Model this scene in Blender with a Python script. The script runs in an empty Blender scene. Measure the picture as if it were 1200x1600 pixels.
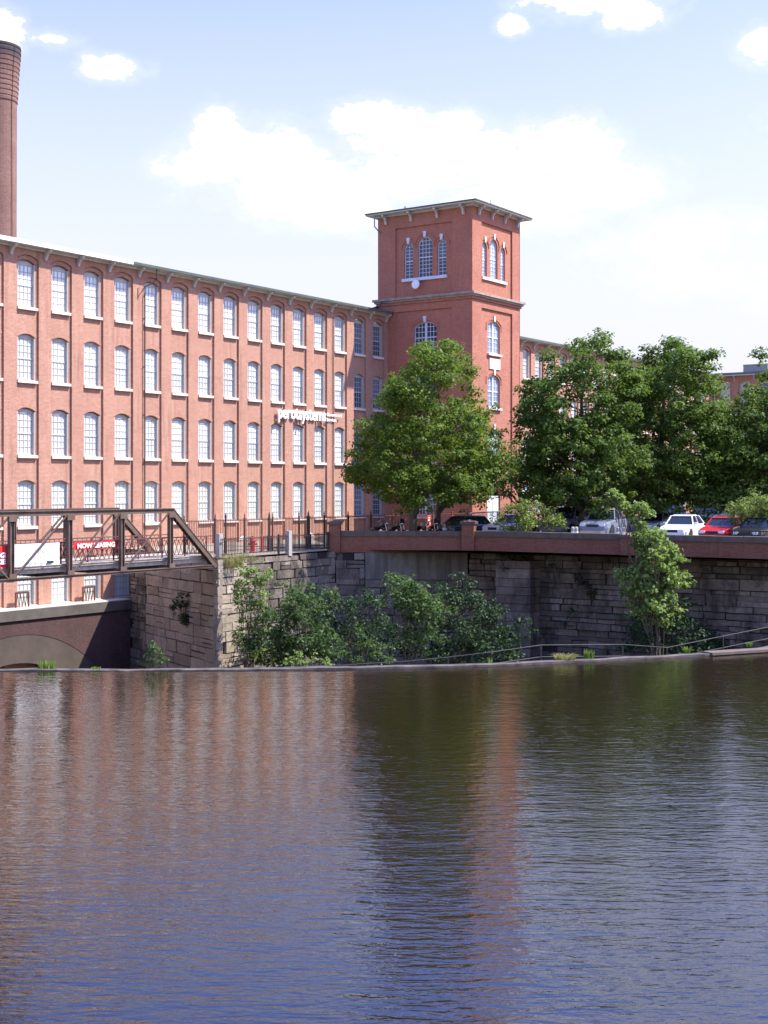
import bpy, bmesh, math, random
import numpy as np
from mathutils import Vector, Matrix
R = math.radians
SC = bpy.context.scene
COL = SC.collection
# ------------------------------------------------------------------ camera
cam = bpy.data.objects.new('camera', bpy.data.cameras.new('camera'))
COL.objects.link(cam); SC.camera = cam
cam.location = (0, 0, 6.5); cam.rotation_euler = (R(90), 0, 0)
cam.data.lens = 46.8; cam.data.sensor_width = 36; cam.data.sensor_fit = 'AUTO'
cam.data.shift_y = -38/1600
cam.data.clip_start = .3; cam.data.clip_end = 6000
SC.render.resolution_x = 768; SC.render.resolution_y = 1024
# ------------------------------------------------------------------ light
SUN_AZ = 94.5; SUN_EL = 55.0          # azimuth clockwise from +Y
SC.view_settings.view_transform = 'Standard'; SC.view_settings.look = 'None'
SC.view_settings.exposure = 1.05; SC.view_settings.gamma = 1
SC.view_settings.use_curve_mapping = False
sl = bpy.data.lights.new('sun', 'SUN'); sl.energy = 4.8; sl.angle = R(.53); sl.color = (1, .955, .88)
sun = bpy.data.objects.new('sun', sl); COL.objects.link(sun)
sd = Vector((math.sin(R(SUN_AZ))*math.cos(R(SUN_EL)), math.cos(R(SUN_AZ))*math.cos(R(SUN_EL)), math.sin(R(SUN_EL))))
sun.rotation_euler = sd.to_track_quat('Z', 'Y').to_euler(); sun.location = (60, 0, 60)

wd = bpy.data.worlds.new('World'); SC.world = wd; wd.use_nodes = True
class NT:
    """tiny node helper"""
    def __init__(s, tree): s.t = tree; s.n = tree.nodes; s.l = tree.links
    def new(s, typ, **kw):
        n = s.n.new(typ)
        for k, v in kw.items(): setattr(n, k, v)
        return n
    def put(s, sock, v):
        if hasattr(v, 'is_output') or isinstance(v, bpy.types.NodeSocket): s.l.new(v, sock)
        else: sock.default_value = v
    def m(s, op, a, b=None, c=None, clamp=False):
        n = s.new('ShaderNodeMath', operation=op); n.use_clamp = clamp
        s.put(n.inputs[0], a)
        if b is not None: s.put(n.inputs[1], b)
        if c is not None: s.put(n.inputs[2], c)
        return n.outputs[0]
    def mr(s, v, a, b, c=0, d=1, smooth=False):
        n = s.new('ShaderNodeMapRange'); n.interpolation_type = 'SMOOTHSTEP' if smooth else 'LINEAR'
        s.put(n.inputs[0], v)
        for i, q in enumerate((a, b, c, d)): s.put(n.inputs[1+i], q)
        return n.outputs[0]
    def noise(s, vec, scale, detail=3, rough=.55, dist=0):
        n = s.new('ShaderNodeTexNoise'); s.put(n.inputs['Vector'], vec)
        n.inputs['Scale'].default_value = scale; n.inputs['Detail'].default_value = detail
        n.inputs['Roughness'].default_value = rough; n.inputs['Distortion'].default_value = dist
        return n.outputs['Fac']
    def mix(s, f, a, b, mode='MIX'):
        n = s.new('ShaderNodeMix', data_type='RGBA', blend_type=mode)
        s.put(n.inputs[0], f); s.put(n.inputs[6], a); s.put(n.inputs[7], b)
        return n.outputs[2]
    def mapping(s, vec, sc=(1, 1, 1), rot=(0, 0, 0), loc=(0, 0, 0)):
        n = s.new('ShaderNodeMapping'); s.put(n.inputs[0], vec)
        n.inputs[1].default_value = loc; n.inputs[2].default_value = rot; n.inputs[3].default_value = sc
        return n.outputs[0]
    def ramp(s, f, stops):
        n = s.new('ShaderNodeValToRGB'); s.put(n.inputs[0], f)
        e = n.color_ramp.elements
        while len(e) < len(stops): e.new(.5)
        for i, (p, c) in enumerate(stops): e[i].position = p; e[i].color = (*c, 1)
        return n.outputs[0]

w = NT(wd.node_tree); bgn = w.n['Background']
sky = w.new('ShaderNodeTexSky', sky_type='NISHITA'); sky.sun_disc = False
sky.sun_elevation = R(SUN_EL); sky.sun_rotation = R(SUN_AZ); sky.air_density = 1.0; sky.dust_density = 1.0; sky.ozone_density = 1.0
tc = w.new('ShaderNodeTexCoord'); dirv = tc.outputs['Generated']
sx = w.new('ShaderNodeSeparateXYZ'); w.l.new(dirv, sx.inputs[0])
az = w.m('ARCTAN2', sx.outputs[0], sx.outputs[1]); el = w.m('ARCSINE', sx.outputs[2])
def pz(px, py): return math.atan((px-600)/2080), math.atan((762-py)/2080*math.cos(math.atan((px-600)/2080)))
CLOUDS = [(345, 205, 32, 34, 1), (400, 245, 95, 42, 1), (470, 300, 120, 45, 1), (330, 262, 60, 28, 1), (540, 320, 80, 32, .8),
          (570, 185, 48, 26, 1), (640, 215, 90, 36, 1), (700, 200, 45, 24, 1), (650, 270, 110, 40, 1), (760, 255, 110, 42, 1), (860, 240, 85, 40, 1),
          (930, 285, 95, 38, 1), (820, 310, 130, 40, .9), (1060, 370, 90, 26, .6), (1080, 430, 70, 22, .45), (170, 105, 42, 19, 1), (145, 100, 20, 18, .8), (798, 38, 22, 13, .95),
          (930, -5, 100, 26, 1), (985, 20, 45, 20, .95), (1195, 68, 38, 22, 1), (0, 50, 34, 32, .95), (80, 62, 34, 10, .55),
          (1100, -170, 140, 60, 1), (-260, 150, 150, 60, 1), (1500, 180, 170, 60, 1),
          (1450, 420, 200, 50, .9), (-300, 430, 200, 50, .8)]
acc = None
for (px, py, rx, ry, st) in CLOUDS:
    a, e = pz(px, py)
    u = w.m('MULTIPLY', w.m('SUBTRACT', az, a), 2080/rx); v = w.m('MULTIPLY', w.m('SUBTRACT', el, e), 2080/ry)
    d = w.m('SQRT', w.m('ADD', w.m('MULTIPLY', u, u), w.m('MULTIPLY', v, v)))
    f = w.m('MULTIPLY', w.m('SUBTRACT', 1.2, d), st)
    acc = f if acc is None else w.m('MAXIMUM', acc, f)
behind = w.m('SUBTRACT', w.m('MULTIPLY', w.noise(w.mapping(dirv, (1, 1, 2.2)), 3.2, 5, .6), 3.2), 1.95)
front = w.mr(sx.outputs[1], .55, .85)
acc = w.m('MAXIMUM', acc, w.m('SUBTRACT', behind, w.m('MULTIPLY', front, 3)))
n1 = w.noise(w.mapping(dirv, (1, 1, 1.5)), 22, 7, .62, .3); n2 = w.noise(w.mapping(dirv, (1, 1, 1.6)), 90, 6, .7)
cf = w.m('ADD', acc, w.m('ADD', w.m('MULTIPLY', w.m('SUBTRACT', n1, .5), 2.3), w.m('MULTIPLY', w.m('SUBTRACT', n2, .5), 1.0)))
cl = w.mr(cf, .0, .42, 0, 1, True)
soft = w.mr(cf, -.6, .3, 0, .2, True)
cl = w.m('MAXIMUM', cl, soft)
cloudcol = w.mix(w.noise(dirv, 14, 4), (4.3, 4.35, 4.5, 1), (5.2, 5.2, 5.2, 1))
# thin haze toward the horizon, weakened behind the camera to cut fill light
fy = w.mr(sx.outputs[1], -.3, .9, .5, 1, True)
hz = w.m('MULTIPLY', w.mr(el, 0.04, .42, .92, .0, True), fy)
grade = w.mix(w.mr(el, .32, .50, 0, 1, True), (1.26, 1.04, 1.3, 1), (.72, 1.0, 2.05, 1))
blue = w.mix(1, sky.outputs[0], grade, 'MULTIPLY')
skyc = w.mix(hz, blue, (3.35, 3.33, 3.75, 1))
w.l.new(w.mix(cl, skyc, cloudcol), bgn.inputs[0]); bgn.inputs[1].default_value = .13

# ------------------------------------------------------------------ materials
def mat(name, col=(.5, .5, .5), rough=.7, metal=0, spec=.4, bump=None):
    m = bpy.data.materials.new(name); m.use_nodes = True
    t = NT(m.node_tree); b = t.n['Principled BSDF']
    b.inputs['Base Color'].default_value = (*col, 1); b.inputs['Roughness'].default_value = rough
    b.inputs['Metallic'].default_value = metal; b.inputs['Specular IOR Level'].default_value = spec
    return m, t, b
def speck(name, a, b_, scale=3, rough=.8, metal=0, spec=.3, bump=0, detail=5):
    m, t, b = mat(name, a, rough, metal, spec)
    c = t.new('ShaderNodeTexCoord').outputs['Object']
    f = t.noise(c, scale, detail, .62)
    f2 = t.mr(f, .32, .68)
    t.l.new(t.mix(f2, (*a, 1), (*b_, 1)), b.inputs['Base Color'])
    if bump:
        bn = t.new('ShaderNodeBump'); bn.inputs['Strength'].default_value = .6; bn.inputs['Distance'].default_value = bump
        t.l.new(f, bn.inputs['Height']); t.l.new(bn.outputs[0], b.inputs['Normal'])
    return m
def brick_mat(name, c1, c2, mortar, dirt=.35):
    m, t, b = mat(name, c1, .86, 0, .2)
    o = t.new('ShaderNodeTexCoord').outputs['Object']
    s = t.new('ShaderNodeSeparateXYZ'); t.l.new(o, s.inputs[0])
    cx = t.new('ShaderNodeCombineXYZ'); t.l.new(t.m('ADD', s.outputs[0], s.outputs[1]), cx.inputs[0]); t.l.new(s.outputs[2], cx.inputs[1])
    br = t.new('ShaderNodeTexBrick'); t.l.new(cx.outputs[0], br.inputs['Vector'])
    for k, v in {'Scale': 1, 'Mortar Size': .010, 'Mortar Smooth': .3, 'Bias': -.1, 'Brick Width': .212, 'Row Height': .072}.items(): br.inputs[k].default_value = v
    br.inputs['Color1'].default_value = (*c1, 1); br.inputs['Color2'].default_value = (*c2, 1); br.inputs['Mortar'].default_value = (*mortar, 1)
    big = t.mr(t.noise(o, .45, 5, .65), .3, .7)
    col = t.mix(t.m('MULTIPLY', big, dirt), br.outputs[0], (c1[0]*.62, c1[1]*.6, c1[2]*.62, 1))
    # streaky weathering running down
    st = t.mr(t.noise(t.mapping(o, (1.6, 1.6, .12)), 1.5, 4, .6), .52, .75)
    col = t.mix(t.m('MULTIPLY', st, .45), col, (c2[0]*1.12, c2[1]*1.5, c2[2]*1.5, 1))
    dk = t.mr(t.noise(t.mapping(o, (2.2, 2.2, .16)), 1.1, 5, .65), .55, .72)
    col = t.mix(t.m('MULTIPLY', dk, .4), col, (c1[0]*.5, c1[1]*.48, c1[2]*.5, 1))
    fine = t.mr(t.noise(t.mapping(o, (1, 1, 2)), 7, 4, .75), .35, .65, .78, 1.18)
    col = t.mix(1, col, fine, 'MULTIPLY')
    pat = t.mr(t.noise(t.mapping(o, (.7, .7, 2.4)), 2.3, 3, .6), .5, .8)
    col = t.mix(t.m('MULTIPLY', pat, .45), col, (c1[0]*.75, c1[1]*.7, c1[2]*.7, 1))
    t.l.new(col, b.inputs['Base Color'])
    bn = t.new('ShaderNodeBump'); bn.inputs['Strength'].default_value = .5; bn.inputs['Distance'].default_value = .006
    t.l.new(t.m('SUBTRACT', 1, br.outputs['Fac']), bn.inputs['Height']); t.l.new(bn.outputs[0], b.inputs['Normal'])
    return m
M = {}
M['brick'] = brick_mat('mill brick', (.385, .172, .112), (.475, .225, .148), (.53, .38, .27))
M['brick_tower'] = brick_mat('tower brick', (.40, .135, .085), (.47, .17, .108), (.46, .27, .18), .35)
M['brick_dark'] = brick_mat('old brick', (.25, .085, .047), (.33, .12, .065), (.28, .19, .13), .5)
M['brick_base'] = brick_mat('low wall brick', (.085, .045, .04), (.12, .06, .05), (.11, .085, .075), .6)  # brick darkened in colour to imitate shade on the wall under the bridge
M['cream'] = speck('painted trim', (.60, .56, .49), (.48, .44, .38), 4, .7)
M['bracket'] = speck('bracket paint', (.56, .52, .46), (.42, .39, .34), 5, .7)
M['roof'] = speck('roof membrane', (.10, .12, .10), (.16, .17, .15), 1.5, .8)
M['white_edge'] = speck('white roof edge', (.85, .85, .83), (.72, .72, .70), 2, .5)
M['copper'] = speck('weathered roof edge', (.10, .12, .09), (.07, .08, .065), 2, .6)
M['sill'] = speck('sill stone', (.74, .67, .55), (.52, .46, .38), 4, .7)
M['frame'] = speck('window paint', (.50, .49, .46), (.42, .41, .385), 6, .6)
M['frame_blue'] = speck('tower window paint', (.66, .70, .76), (.55, .58, .62), 6, .5)
def pane_mat(name, lo, hi, bias=0.):
    m, t, b = mat(name, (.5, .5, .5), .08, 0, .32)
    oi = t.new('ShaderNodeObjectInfo'); g = t.new('ShaderNodeTexCoord').outputs['Generated']
    s = t.new('ShaderNodeSeparateXYZ'); t.l.new(g, s.inputs[0])
    def rnd(k):
        wn = t.new('ShaderNodeTexWhiteNoise', noise_dimensions='1D'); t.l.new(t.m('ADD', oi.outputs['Random'], k), wn.inputs['W']); return wn.outputs[0]
    up = t.m('GREATER_THAN', s.outputs[2], .5)
    r1, r2, r3 = rnd(.13), rnd(7.7), rnd(3.1)
    v = t.m('ADD', t.m('MULTIPLY', up, t.m('POWER', r1, .6)), t.m('MULTIPLY', t.m('SUBTRACT', 1, up), t.m('MULTIPLY', r2, r1)), clamp=True)
    # some blinds hang part of the way down
    bl = t.m('GREATER_THAN', s.outputs[2], t.m('MULTIPLY', r3, .9))
    v = t.m('MAXIMUM', v, t.m('MULTIPLY', bl, t.m('GREATER_THAN', r2, .7)))
    v = t.m('ADD', v, bias, clamp=True)
    fold = t.noise(t.mapping(t.new('ShaderNodeTexCoord').outputs['Object'], (9, 1, .6)), 2.2, 2)
    v = t.m('MULTIPLY', v, t.mr(fold, .3, .7, .8, 1.05))
    t.l.new(t.mix(v, (*lo, 1), (*hi, 1)), b.inputs['Base Color'])
    bn = t.new('ShaderNodeBump'); bn.inputs['Strength'].default_value = .12; bn.inputs['Distance'].default_value = .02
    t.l.new(t.noise(t.new('ShaderNodeTexCoord').outputs['Object'], 2.5, 2), bn.inputs['Height']); t.l.new(bn.outputs[0], b.inputs['Normal'])
    return m
M['pane'] = pane_mat('panes over blinds', (.52, .535, .50), (.80, .81, .76))
M['pane_top'] = pane_mat('panes over white blinds', (.48, .49, .46), (.86, .86, .81), .45)
M['pane_blue'] = pane_mat('blue grey panes', (.16, .20, .26), (.46, .51, .58), .05)
M['pane_shaded'] = pane_mat('shaded panes', (.035, .045, .06), (.14, .17, .21), 0)  # pane colour darkened for windows that stand in shade
M['pane_low'] = pane_mat('panes over curtains', (.50, .53, .45), (.72, .75, .64), .08)
M['iron'] = speck('black iron', (.035, .028, .028), (.07, .045, .035), 6, .6)
M['iron_red'] = speck('rust brown iron', (.13, .055, .045), (.09, .04, .035), 5, .7)
M['galv'] = speck('galvanised pipe', (.30, .30, .31), (.20, .20, .21), 6, .5, .5)
M['rail'] = speck('old pipe rail', (.085, .075, .065), (.05, .045, .04), 3, .6, .3)
def truss_mat():
    m, t, b = mat('weathered truss steel', (.2, .15, .12), .65, .0, .35)
    o = t.new('ShaderNodeTexCoord').outputs['Object']
    f = t.mr(t.noise(o, 1.8, 6, .7), .35, .65); f2 = t.mr(t.noise(o, 9, 4, .6), .5, .7)
    c = t.mix(f, (.15, .105, .075, 1), (.085, .055, .038, 1)); c = t.mix(t.m('MULTIPLY', f2, .6), c, (.13, .07, .045, 1))
    t.l.new(c, b.inputs['Base Color']); return m
M['truss'] = truss_mat()
M['deck'] = speck('bleached deck boards', (.50, .44, .37), (.32, .27, .22), 3, .8)
M['dark_wood'] = speck('dark timber', (.07, .055, .045), (.12, .09, .07), 4, .8)
M['granite'] = speck('granite', (.42, .39, .34), (.30, .28, .25), 8, .8, bump=.01)
M['cap'] = speck('weathered stone cap', (.17, .125, .09), (.11, .085, .065), 3, .85, bump=.01)
M['concrete'] = speck('old concrete', (.13, .11, .085), (.08, .068, .055), 1.2, .85, bump=.01)
M['concrete_pale'] = speck('pale concrete', (.62, .56, .47), (.46, .41, .34), 2.5, .85)
M['arch'] = speck('arch lining', (.105, .08, .062), (.07, .055, .043), .9, .85)  # lining colour lowered too, imitating the shade around the arch
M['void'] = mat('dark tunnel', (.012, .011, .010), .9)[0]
def stone_mat(name, lo, hi, moss=.3, stain=.8):
    m, t, b = mat(name, lo, .88, 0, .25)
    o = t.new('ShaderNodeTexCoord').outputs['Object']; ri = t.new('ShaderNodeNewGeometry').outputs['Random Per Island']
    c = t.mix(ri, (*lo, 1), (*hi, 1))
    c = t.mix(t.m('MULTIPLY', t.mr(t.noise(o, 5, 6, .7), .42, .7), .6), c, (lo[0]*.55, lo[1]*.5, lo[2]*.5, 1))
    c = t.mix(t.m('MULTIPLY', t.mr(t.noise(t.mapping(o, (1, 1, .5)), .7, 5, .7), .46, .62), stain), c, (.045, .037, .033, 1))
    c = t.mix(t.m('MULTIPLY', t.mr(t.noise(t.mapping(o, (1, 1, .7)), 1.4, 4, .7), .55, .7), moss), c, (.045, .055, .022, 1))
    c = t.mix(t.m('MULTIPLY', t.mr(t.noise(o, 2.1, 4, .7), .6, .75), .5), c, (.26, .18, .12, 1))
    t.l.new(c, b.inputs['Base Color'])
    bn = t.new('ShaderNodeBump'); bn.inputs['Strength'].default_value = .8; bn.inputs['Distance'].default_value = .05
    t.l.new(t.noise(o, 6, 7, .7), bn.inputs['Height']); t.l.new(bn.outputs[0], b.inputs['Normal'])
    return m
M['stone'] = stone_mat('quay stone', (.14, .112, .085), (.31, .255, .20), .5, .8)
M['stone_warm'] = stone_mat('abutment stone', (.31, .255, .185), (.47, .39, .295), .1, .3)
M['stone_back'] = mat('deep joints', (.035, .028, .025), .95)[0]
M['soil'] = speck('river bed', (.05, .042, .033), (.09, .075, .055), 1.5, .95, bump=.05)
M['ground'] = speck('dusty ground', (.34, .29, .22), (.24, .21, .16), .5, .95)
M['asphalt'] = speck('asphalt', (.055, .055, .057), (.085, .083, .08), 2.5, .9)
M['bark'] = speck('bark', (.085, .068, .052), (.16, .135, .11), 9, .95, bump=.02)
M['stem'] = speck('stems', (.16, .12, .08), (.10, .08, .05), 8, .9)
def leaf_mat(name, a, b_, c_, tr=.35):
    m, t, b = mat(name, a, .55, 0, .22)
    ri = t.new('ShaderNodeNewGeometry').outputs['Random Per Island']
    o = t.new('ShaderNodeTexCoord').outputs['Object']
    f = t.m('ADD', t.m('MULTIPLY', ri, .55), t.m('MULTIPLY', t.mr(t.noise(o, .55, 3), .3, .7), .5))
    col = t.ramp(f, [(0, a), (.5, b_), (1, c_)])
    t.l.new(col, b.inputs['Base Color'])
    tl = t.new('ShaderNodeBsdfTranslucent'); t.l.new(t.mix(.5, col, (c_[0]*1.3, c_[1]*1.5, c_[2]*.7, 1)), tl.inputs[0])
    mx = t.new('ShaderNodeMixShader'); mx.inputs[0].default_value = tr
    t.l.new(b.outputs[0], mx.inputs[1]); t.l.new(tl.outputs[0], mx.inputs[2]); t.l.new(mx.outputs[0], t.n['Material Output'].inputs[0])
    return m
M['leaf'] = leaf_mat('maple leaves', (.032, .065, .010), (.078, .13, .015), (.19, .245, .025), .42)
M['leaf_dark'] = leaf_mat('dark maple leaves', (.036, .07, .014), (.074, .125, .02), (.155, .21, .03), .4)
M['leaf_bush'] = leaf_mat('yellow green leaves', (.10, .15, .03), (.17, .22, .05), (.26, .30, .08))
M['leaf_river'] = leaf_mat('riverbank leaves', (.022, .048, .016), (.05, .09, .026), (.14, .20, .06))
M['leaf_elm'] = leaf_mat('sapling leaves', (.10, .16, .035), (.18, .25, .06), (.29, .36, .11))
M['leaf_deep'] = leaf_mat('shade leaves', (.012, .03, .011), (.024, .05, .016), (.045, .08, .024), .2)  # deep gorge shade put into the leaf colour
M['grass'] = leaf_mat('water grass', (.10, .17, .025), (.16, .25, .04), (.24, .32, .07))
M['straw'] = leaf_mat('dry grass', (.20, .20, .07), (.32, .29, .12), (.44, .38, .18))
def flat(n, c, r=.6, me=0, s=.4): M[n] = mat(n, c, r, me, s)[0]
flat('white', (.82, .82, .80)); flat('letter', (.88, .88, .88), .4); flat('red', (.62, .03, .03)); flat('hydrant', (.40, .04, .04), .4)
flat('ink', (.03, .03, .03)); flat('faint', (.62, .63, .66)); flat('carved', (.52, .50, .48)); flat('rubber', (.02, .02, .02), .8)
flat('chrome', (.7, .7, .72), .18, 1); flat('glass_car', (.02, .025, .03), .05, 0, .8); flat('lamp', (.85, .85, .85), .15, 0, .8)
flat('black_paint', (.02, .02, .022), .2); flat('leather', (.025, .022, .02), .5); flat('orange', (.8, .08, .03), .5)
flat('tail', (.4, .01, .01), .2)
def paint(n, c):
    m, t, b = mat(n, c, .32, 0, .5); b.inputs['Coat Weight'].default_value = .6; b.inputs['Coat Roughness'].default_value = .06; M[n] = m
paint('car_blue', (.02, .05, .16)); paint('car_white', (.80, .80, .79)); paint('car_silver', (.19, .21, .25)); paint('car_red', (.50, .02, .025))
paint('car_lightblue', (.30, .38, .50)); paint('car_dark', (.03, .035, .05)); paint('car_grey', (.20, .22, .26))

def water_mat():
    m, t, b = mat('river water', (.011, .008, .003), .02, 0, .5); b.inputs['IOR'].default_value = 1.75
    o = t.new('ShaderNodeTexCoord').outputs['Object']
    warp = t.new('ShaderNodeTexNoise'); t.put(warp.inputs['Vector'], o); warp.inputs['Scale'].default_value = .12; warp.inputs['Detail'].default_value = 2
    a = t.noise(t.mapping(o, (.5, 2.3, 1), (0, 0, R(5))), 1.55, 3, .5, .35)
    a2 = t.noise(t.mapping(o, (1.25, 2.6, 1), (0, 0, R(-4))), 3.3, 3, .55, .5)
    sw = t.noise(t.mapping(o, (.35, 1.2, 1), (0, 0, R(7))), .9, 2, .5)
    gust = t.mr(t.noise(t.mapping(o, (1, .5, 1)), .22, 4, .7), .3, .7, .7, 1.25)
    h = t.m('ADD', t.m('ADD', t.m('MULTIPLY', a, .011), t.m('MULTIPLY', a2, .0068)), t.m('MULTIPLY', sw, .016))
    a3 = t.noise(t.mapping(o, (.95, 3.2, 1), (0, 0, R(12))), 1.9, 2, .5, .4)
    h = t.m('MULTIPLY', t.m('ADD', h, t.m('MULTIPLY', a3, .012)), gust)
    so = t.new('ShaderNodeSeparateXYZ'); t.l.new(o, so.inputs[0])
    h = t.m('MULTIPLY', h, t.mr(so.outputs[1], 14, 44, 1.25, .62))
    bn = t.new('ShaderNodeBump'); bn.inputs['Strength'].default_value = 1; bn.inputs['Distance'].default_value = 1.0
    t.l.new(h, bn.inputs['Height']); t.l.new(bn.outputs[0], b.inputs['Normal'])
    return m
M['water'] = water_mat()

# ------------------------------------------------------------------ object helpers
def tag(o, label=None, cat=None, group=None, kind=None):
    if label: o['label'] = label
    if cat: o['category'] = cat
    if group: o['group'] = group
    if kind: o['kind'] = kind
    return o
def empty(name, loc=(0, 0, 0), rz=0, label=None, cat=None, group=None):
    o = bpy.data.objects.new(name, None); COL.objects.link(o); o.location = loc; o.rotation_euler = (0, 0, rz); o.empty_display_size = .3
    return tag(o, label, cat, group)
def obj(name, bm, m, parent=None, loc=(0, 0, 0), rot=(0, 0, 0), smooth=False):
    me = bpy.data.meshes.new(name)
    if isinstance(bm, bmesh.types.BMesh): bm.to_mesh(me); bm.free()
    else: me = bm
    for q in (m if isinstance(m, (list, tuple)) else [m]):
        me.materials.append(M[q] if isinstance(q, str) else q)
    if smooth:
        for p in me.polygons: p.use_smooth = True
    o = bpy.data.objects.new(name, me); COL.objects.link(o); o.parent = parent; o.location = loc; o.rotation_euler = rot
    return o
def dup(o, parent=None, loc=None, rot=None):
    c = o.copy(); COL.objects.link(c)
    if parent is not None: c.parent = parent
    if loc is not None: c.location = loc
    if rot is not None: c.rotation_euler = rot
    for ch in o.children: dup(ch, c)
    return c
def box(bm, x0, x1, y0, y1, z0, z1, mi=0):
    v = [bm.verts.new((x, y, z)) for z in (z0, z1) for y in (y0, y1) for x in (x0, x1)]
    for f in ((0, 2, 3, 1), (4, 5, 7, 6), (0, 1, 5, 4), (2, 6, 7, 3), (0, 4, 6, 2), (1, 3, 7, 5)):
        bm.faces.new([v[i] for i in f]).material_index = mi
    return v
def bar(bm, a, b, wd_=.1, ht=None, up=(0, 0, 1)):
    a = Vector(a); b = Vector(b); d = (b-a).normalized(); u = Vector(up)
    if abs(d.dot(u)) > .98: u = Vector((0, 1, 0))
    s = d.cross(u).normalized(); u = s.cross(d); ht = ht or wd_
    v = []
    for p in (a, b):
        for i, j in ((-1, -1), (1, -1), (1, 1), (-1, 1)): v.append(bm.verts.new(p+s*i*wd_/2+u*j*ht/2))
    for f in ((3, 2, 1, 0), (4, 5, 6, 7), (0, 1, 5, 4), (1, 2, 6, 5), (2, 3, 7, 6), (3, 0, 4, 7)): bm.faces.new([v[i] for i in f])
def tube(bm, pts, rad, n=8, cap=True):
    pts = [Vector(p) for p in pts]; rings = []
    if not hasattr(rad, '__len__'): rad = [rad]*len(pts)
    for i, p in enumerate(pts):
        d = (pts[min(i+1, len(pts)-1)]-pts[max(i-1, 0)]).normalized()
        u = Vector((0, 0, 1)) if abs(d.z) < .9 else Vector((1, 0, 0))
        s = d.cross(u).normalized(); t = s.cross(d)
        rings.append([bm.verts.new(p+(s*math.cos(k*2*math.pi/n)+t*math.sin(k*2*math.pi/n))*rad[i]) for k in range(n)])
    for a, b in zip(rings, rings[1:]):
        for k in range(n): bm.faces.new((a[k], a[(k+1) % n], b[(k+1) % n], b[k]))
    if cap and n > 2: bm.faces.new(rings[0][::-1]); bm.faces.new(rings[-1])
def lathe(bm, prof, n=16, c=(0, 0, 0)):
    rings = [[bm.verts.new((c[0]+r*math.cos(k*2*math.pi/n), c[1]+r*math.sin(k*2*math.pi/n), c[2]+z)) for k in range(n)] for r, z in prof]
    for a, b in zip(rings, rings[1:]):
        for k in range(n): bm.faces.new((a[k], a[(k+1) % n], b[(k+1) % n], b[k]))
    bm.faces.new(rings[0][::-1]); bm.faces.new(rings[-1])
def prism(bm, poly, axis_vec, mi=0):
    """poly: list of 3D points, extruded by axis_vec"""
    a = [bm.verts.new(p) for p in poly]; b = [bm.verts.new(Vector(p)+Vector(axis_vec)) for p in poly]
    n = len(a); bm.faces.new(a[::-1]).material_index = mi; bm.faces.new(b).material_index = mi
    for k in range(n): bm.faces.new((a[k], a[(k+1) % n], b[(k+1) % n], b[k])).material_index = mi
def B(): return bmesh.new()
def fixn(bm): bmesh.ops.recalc_face_normals(bm, faces=bm.faces[:]); return bm
def W(px, py, Y): return Vector(((px-600)/2080*Y, Y, 6.5-(py-762)/2080*Y))
TH = math.atan(1430/2080); U1 = Vector((math.sin(TH), math.cos(TH), 0)); U2 = Vector((math.cos(TH), -math.sin(TH), 0))
U1, U2 = Vector((.5664, .8241, 0)), Vector((.8241, -.5664, 0))
P0 = Vector((.25, 105.4, 0)); AZ = math.atan2(U1.y, U1.x)
def L2W(s, d, z=0): return P0+U1*s+U2*d+Vector((0, 0, z))      # along the mill / out from the mill front
def text_mesh(body, size, depth=.01, align='CENTER', sx_=1, bold=0):
    c = bpy.data.curves.new('t', 'FONT'); c.body = body; c.size = size; c.extrude = depth; c.align_x = align; c.align_y = 'CENTER'; c.offset = bold; c.resolution_u = 3
    o = bpy.data.objects.new('t', c); COL.objects.link(o); bpy.context.view_layer.update()
    me = bpy.data.meshes.new_from_object(o.evaluated_get(bpy.context.evaluated_depsgraph_get()))
    bpy.data.objects.remove(o); bpy.data.curves.remove(c)
    me.transform(Matrix.Diagonal((sx_, 1, 1, 1)))
    me.materials.clear()
    return me

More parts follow.
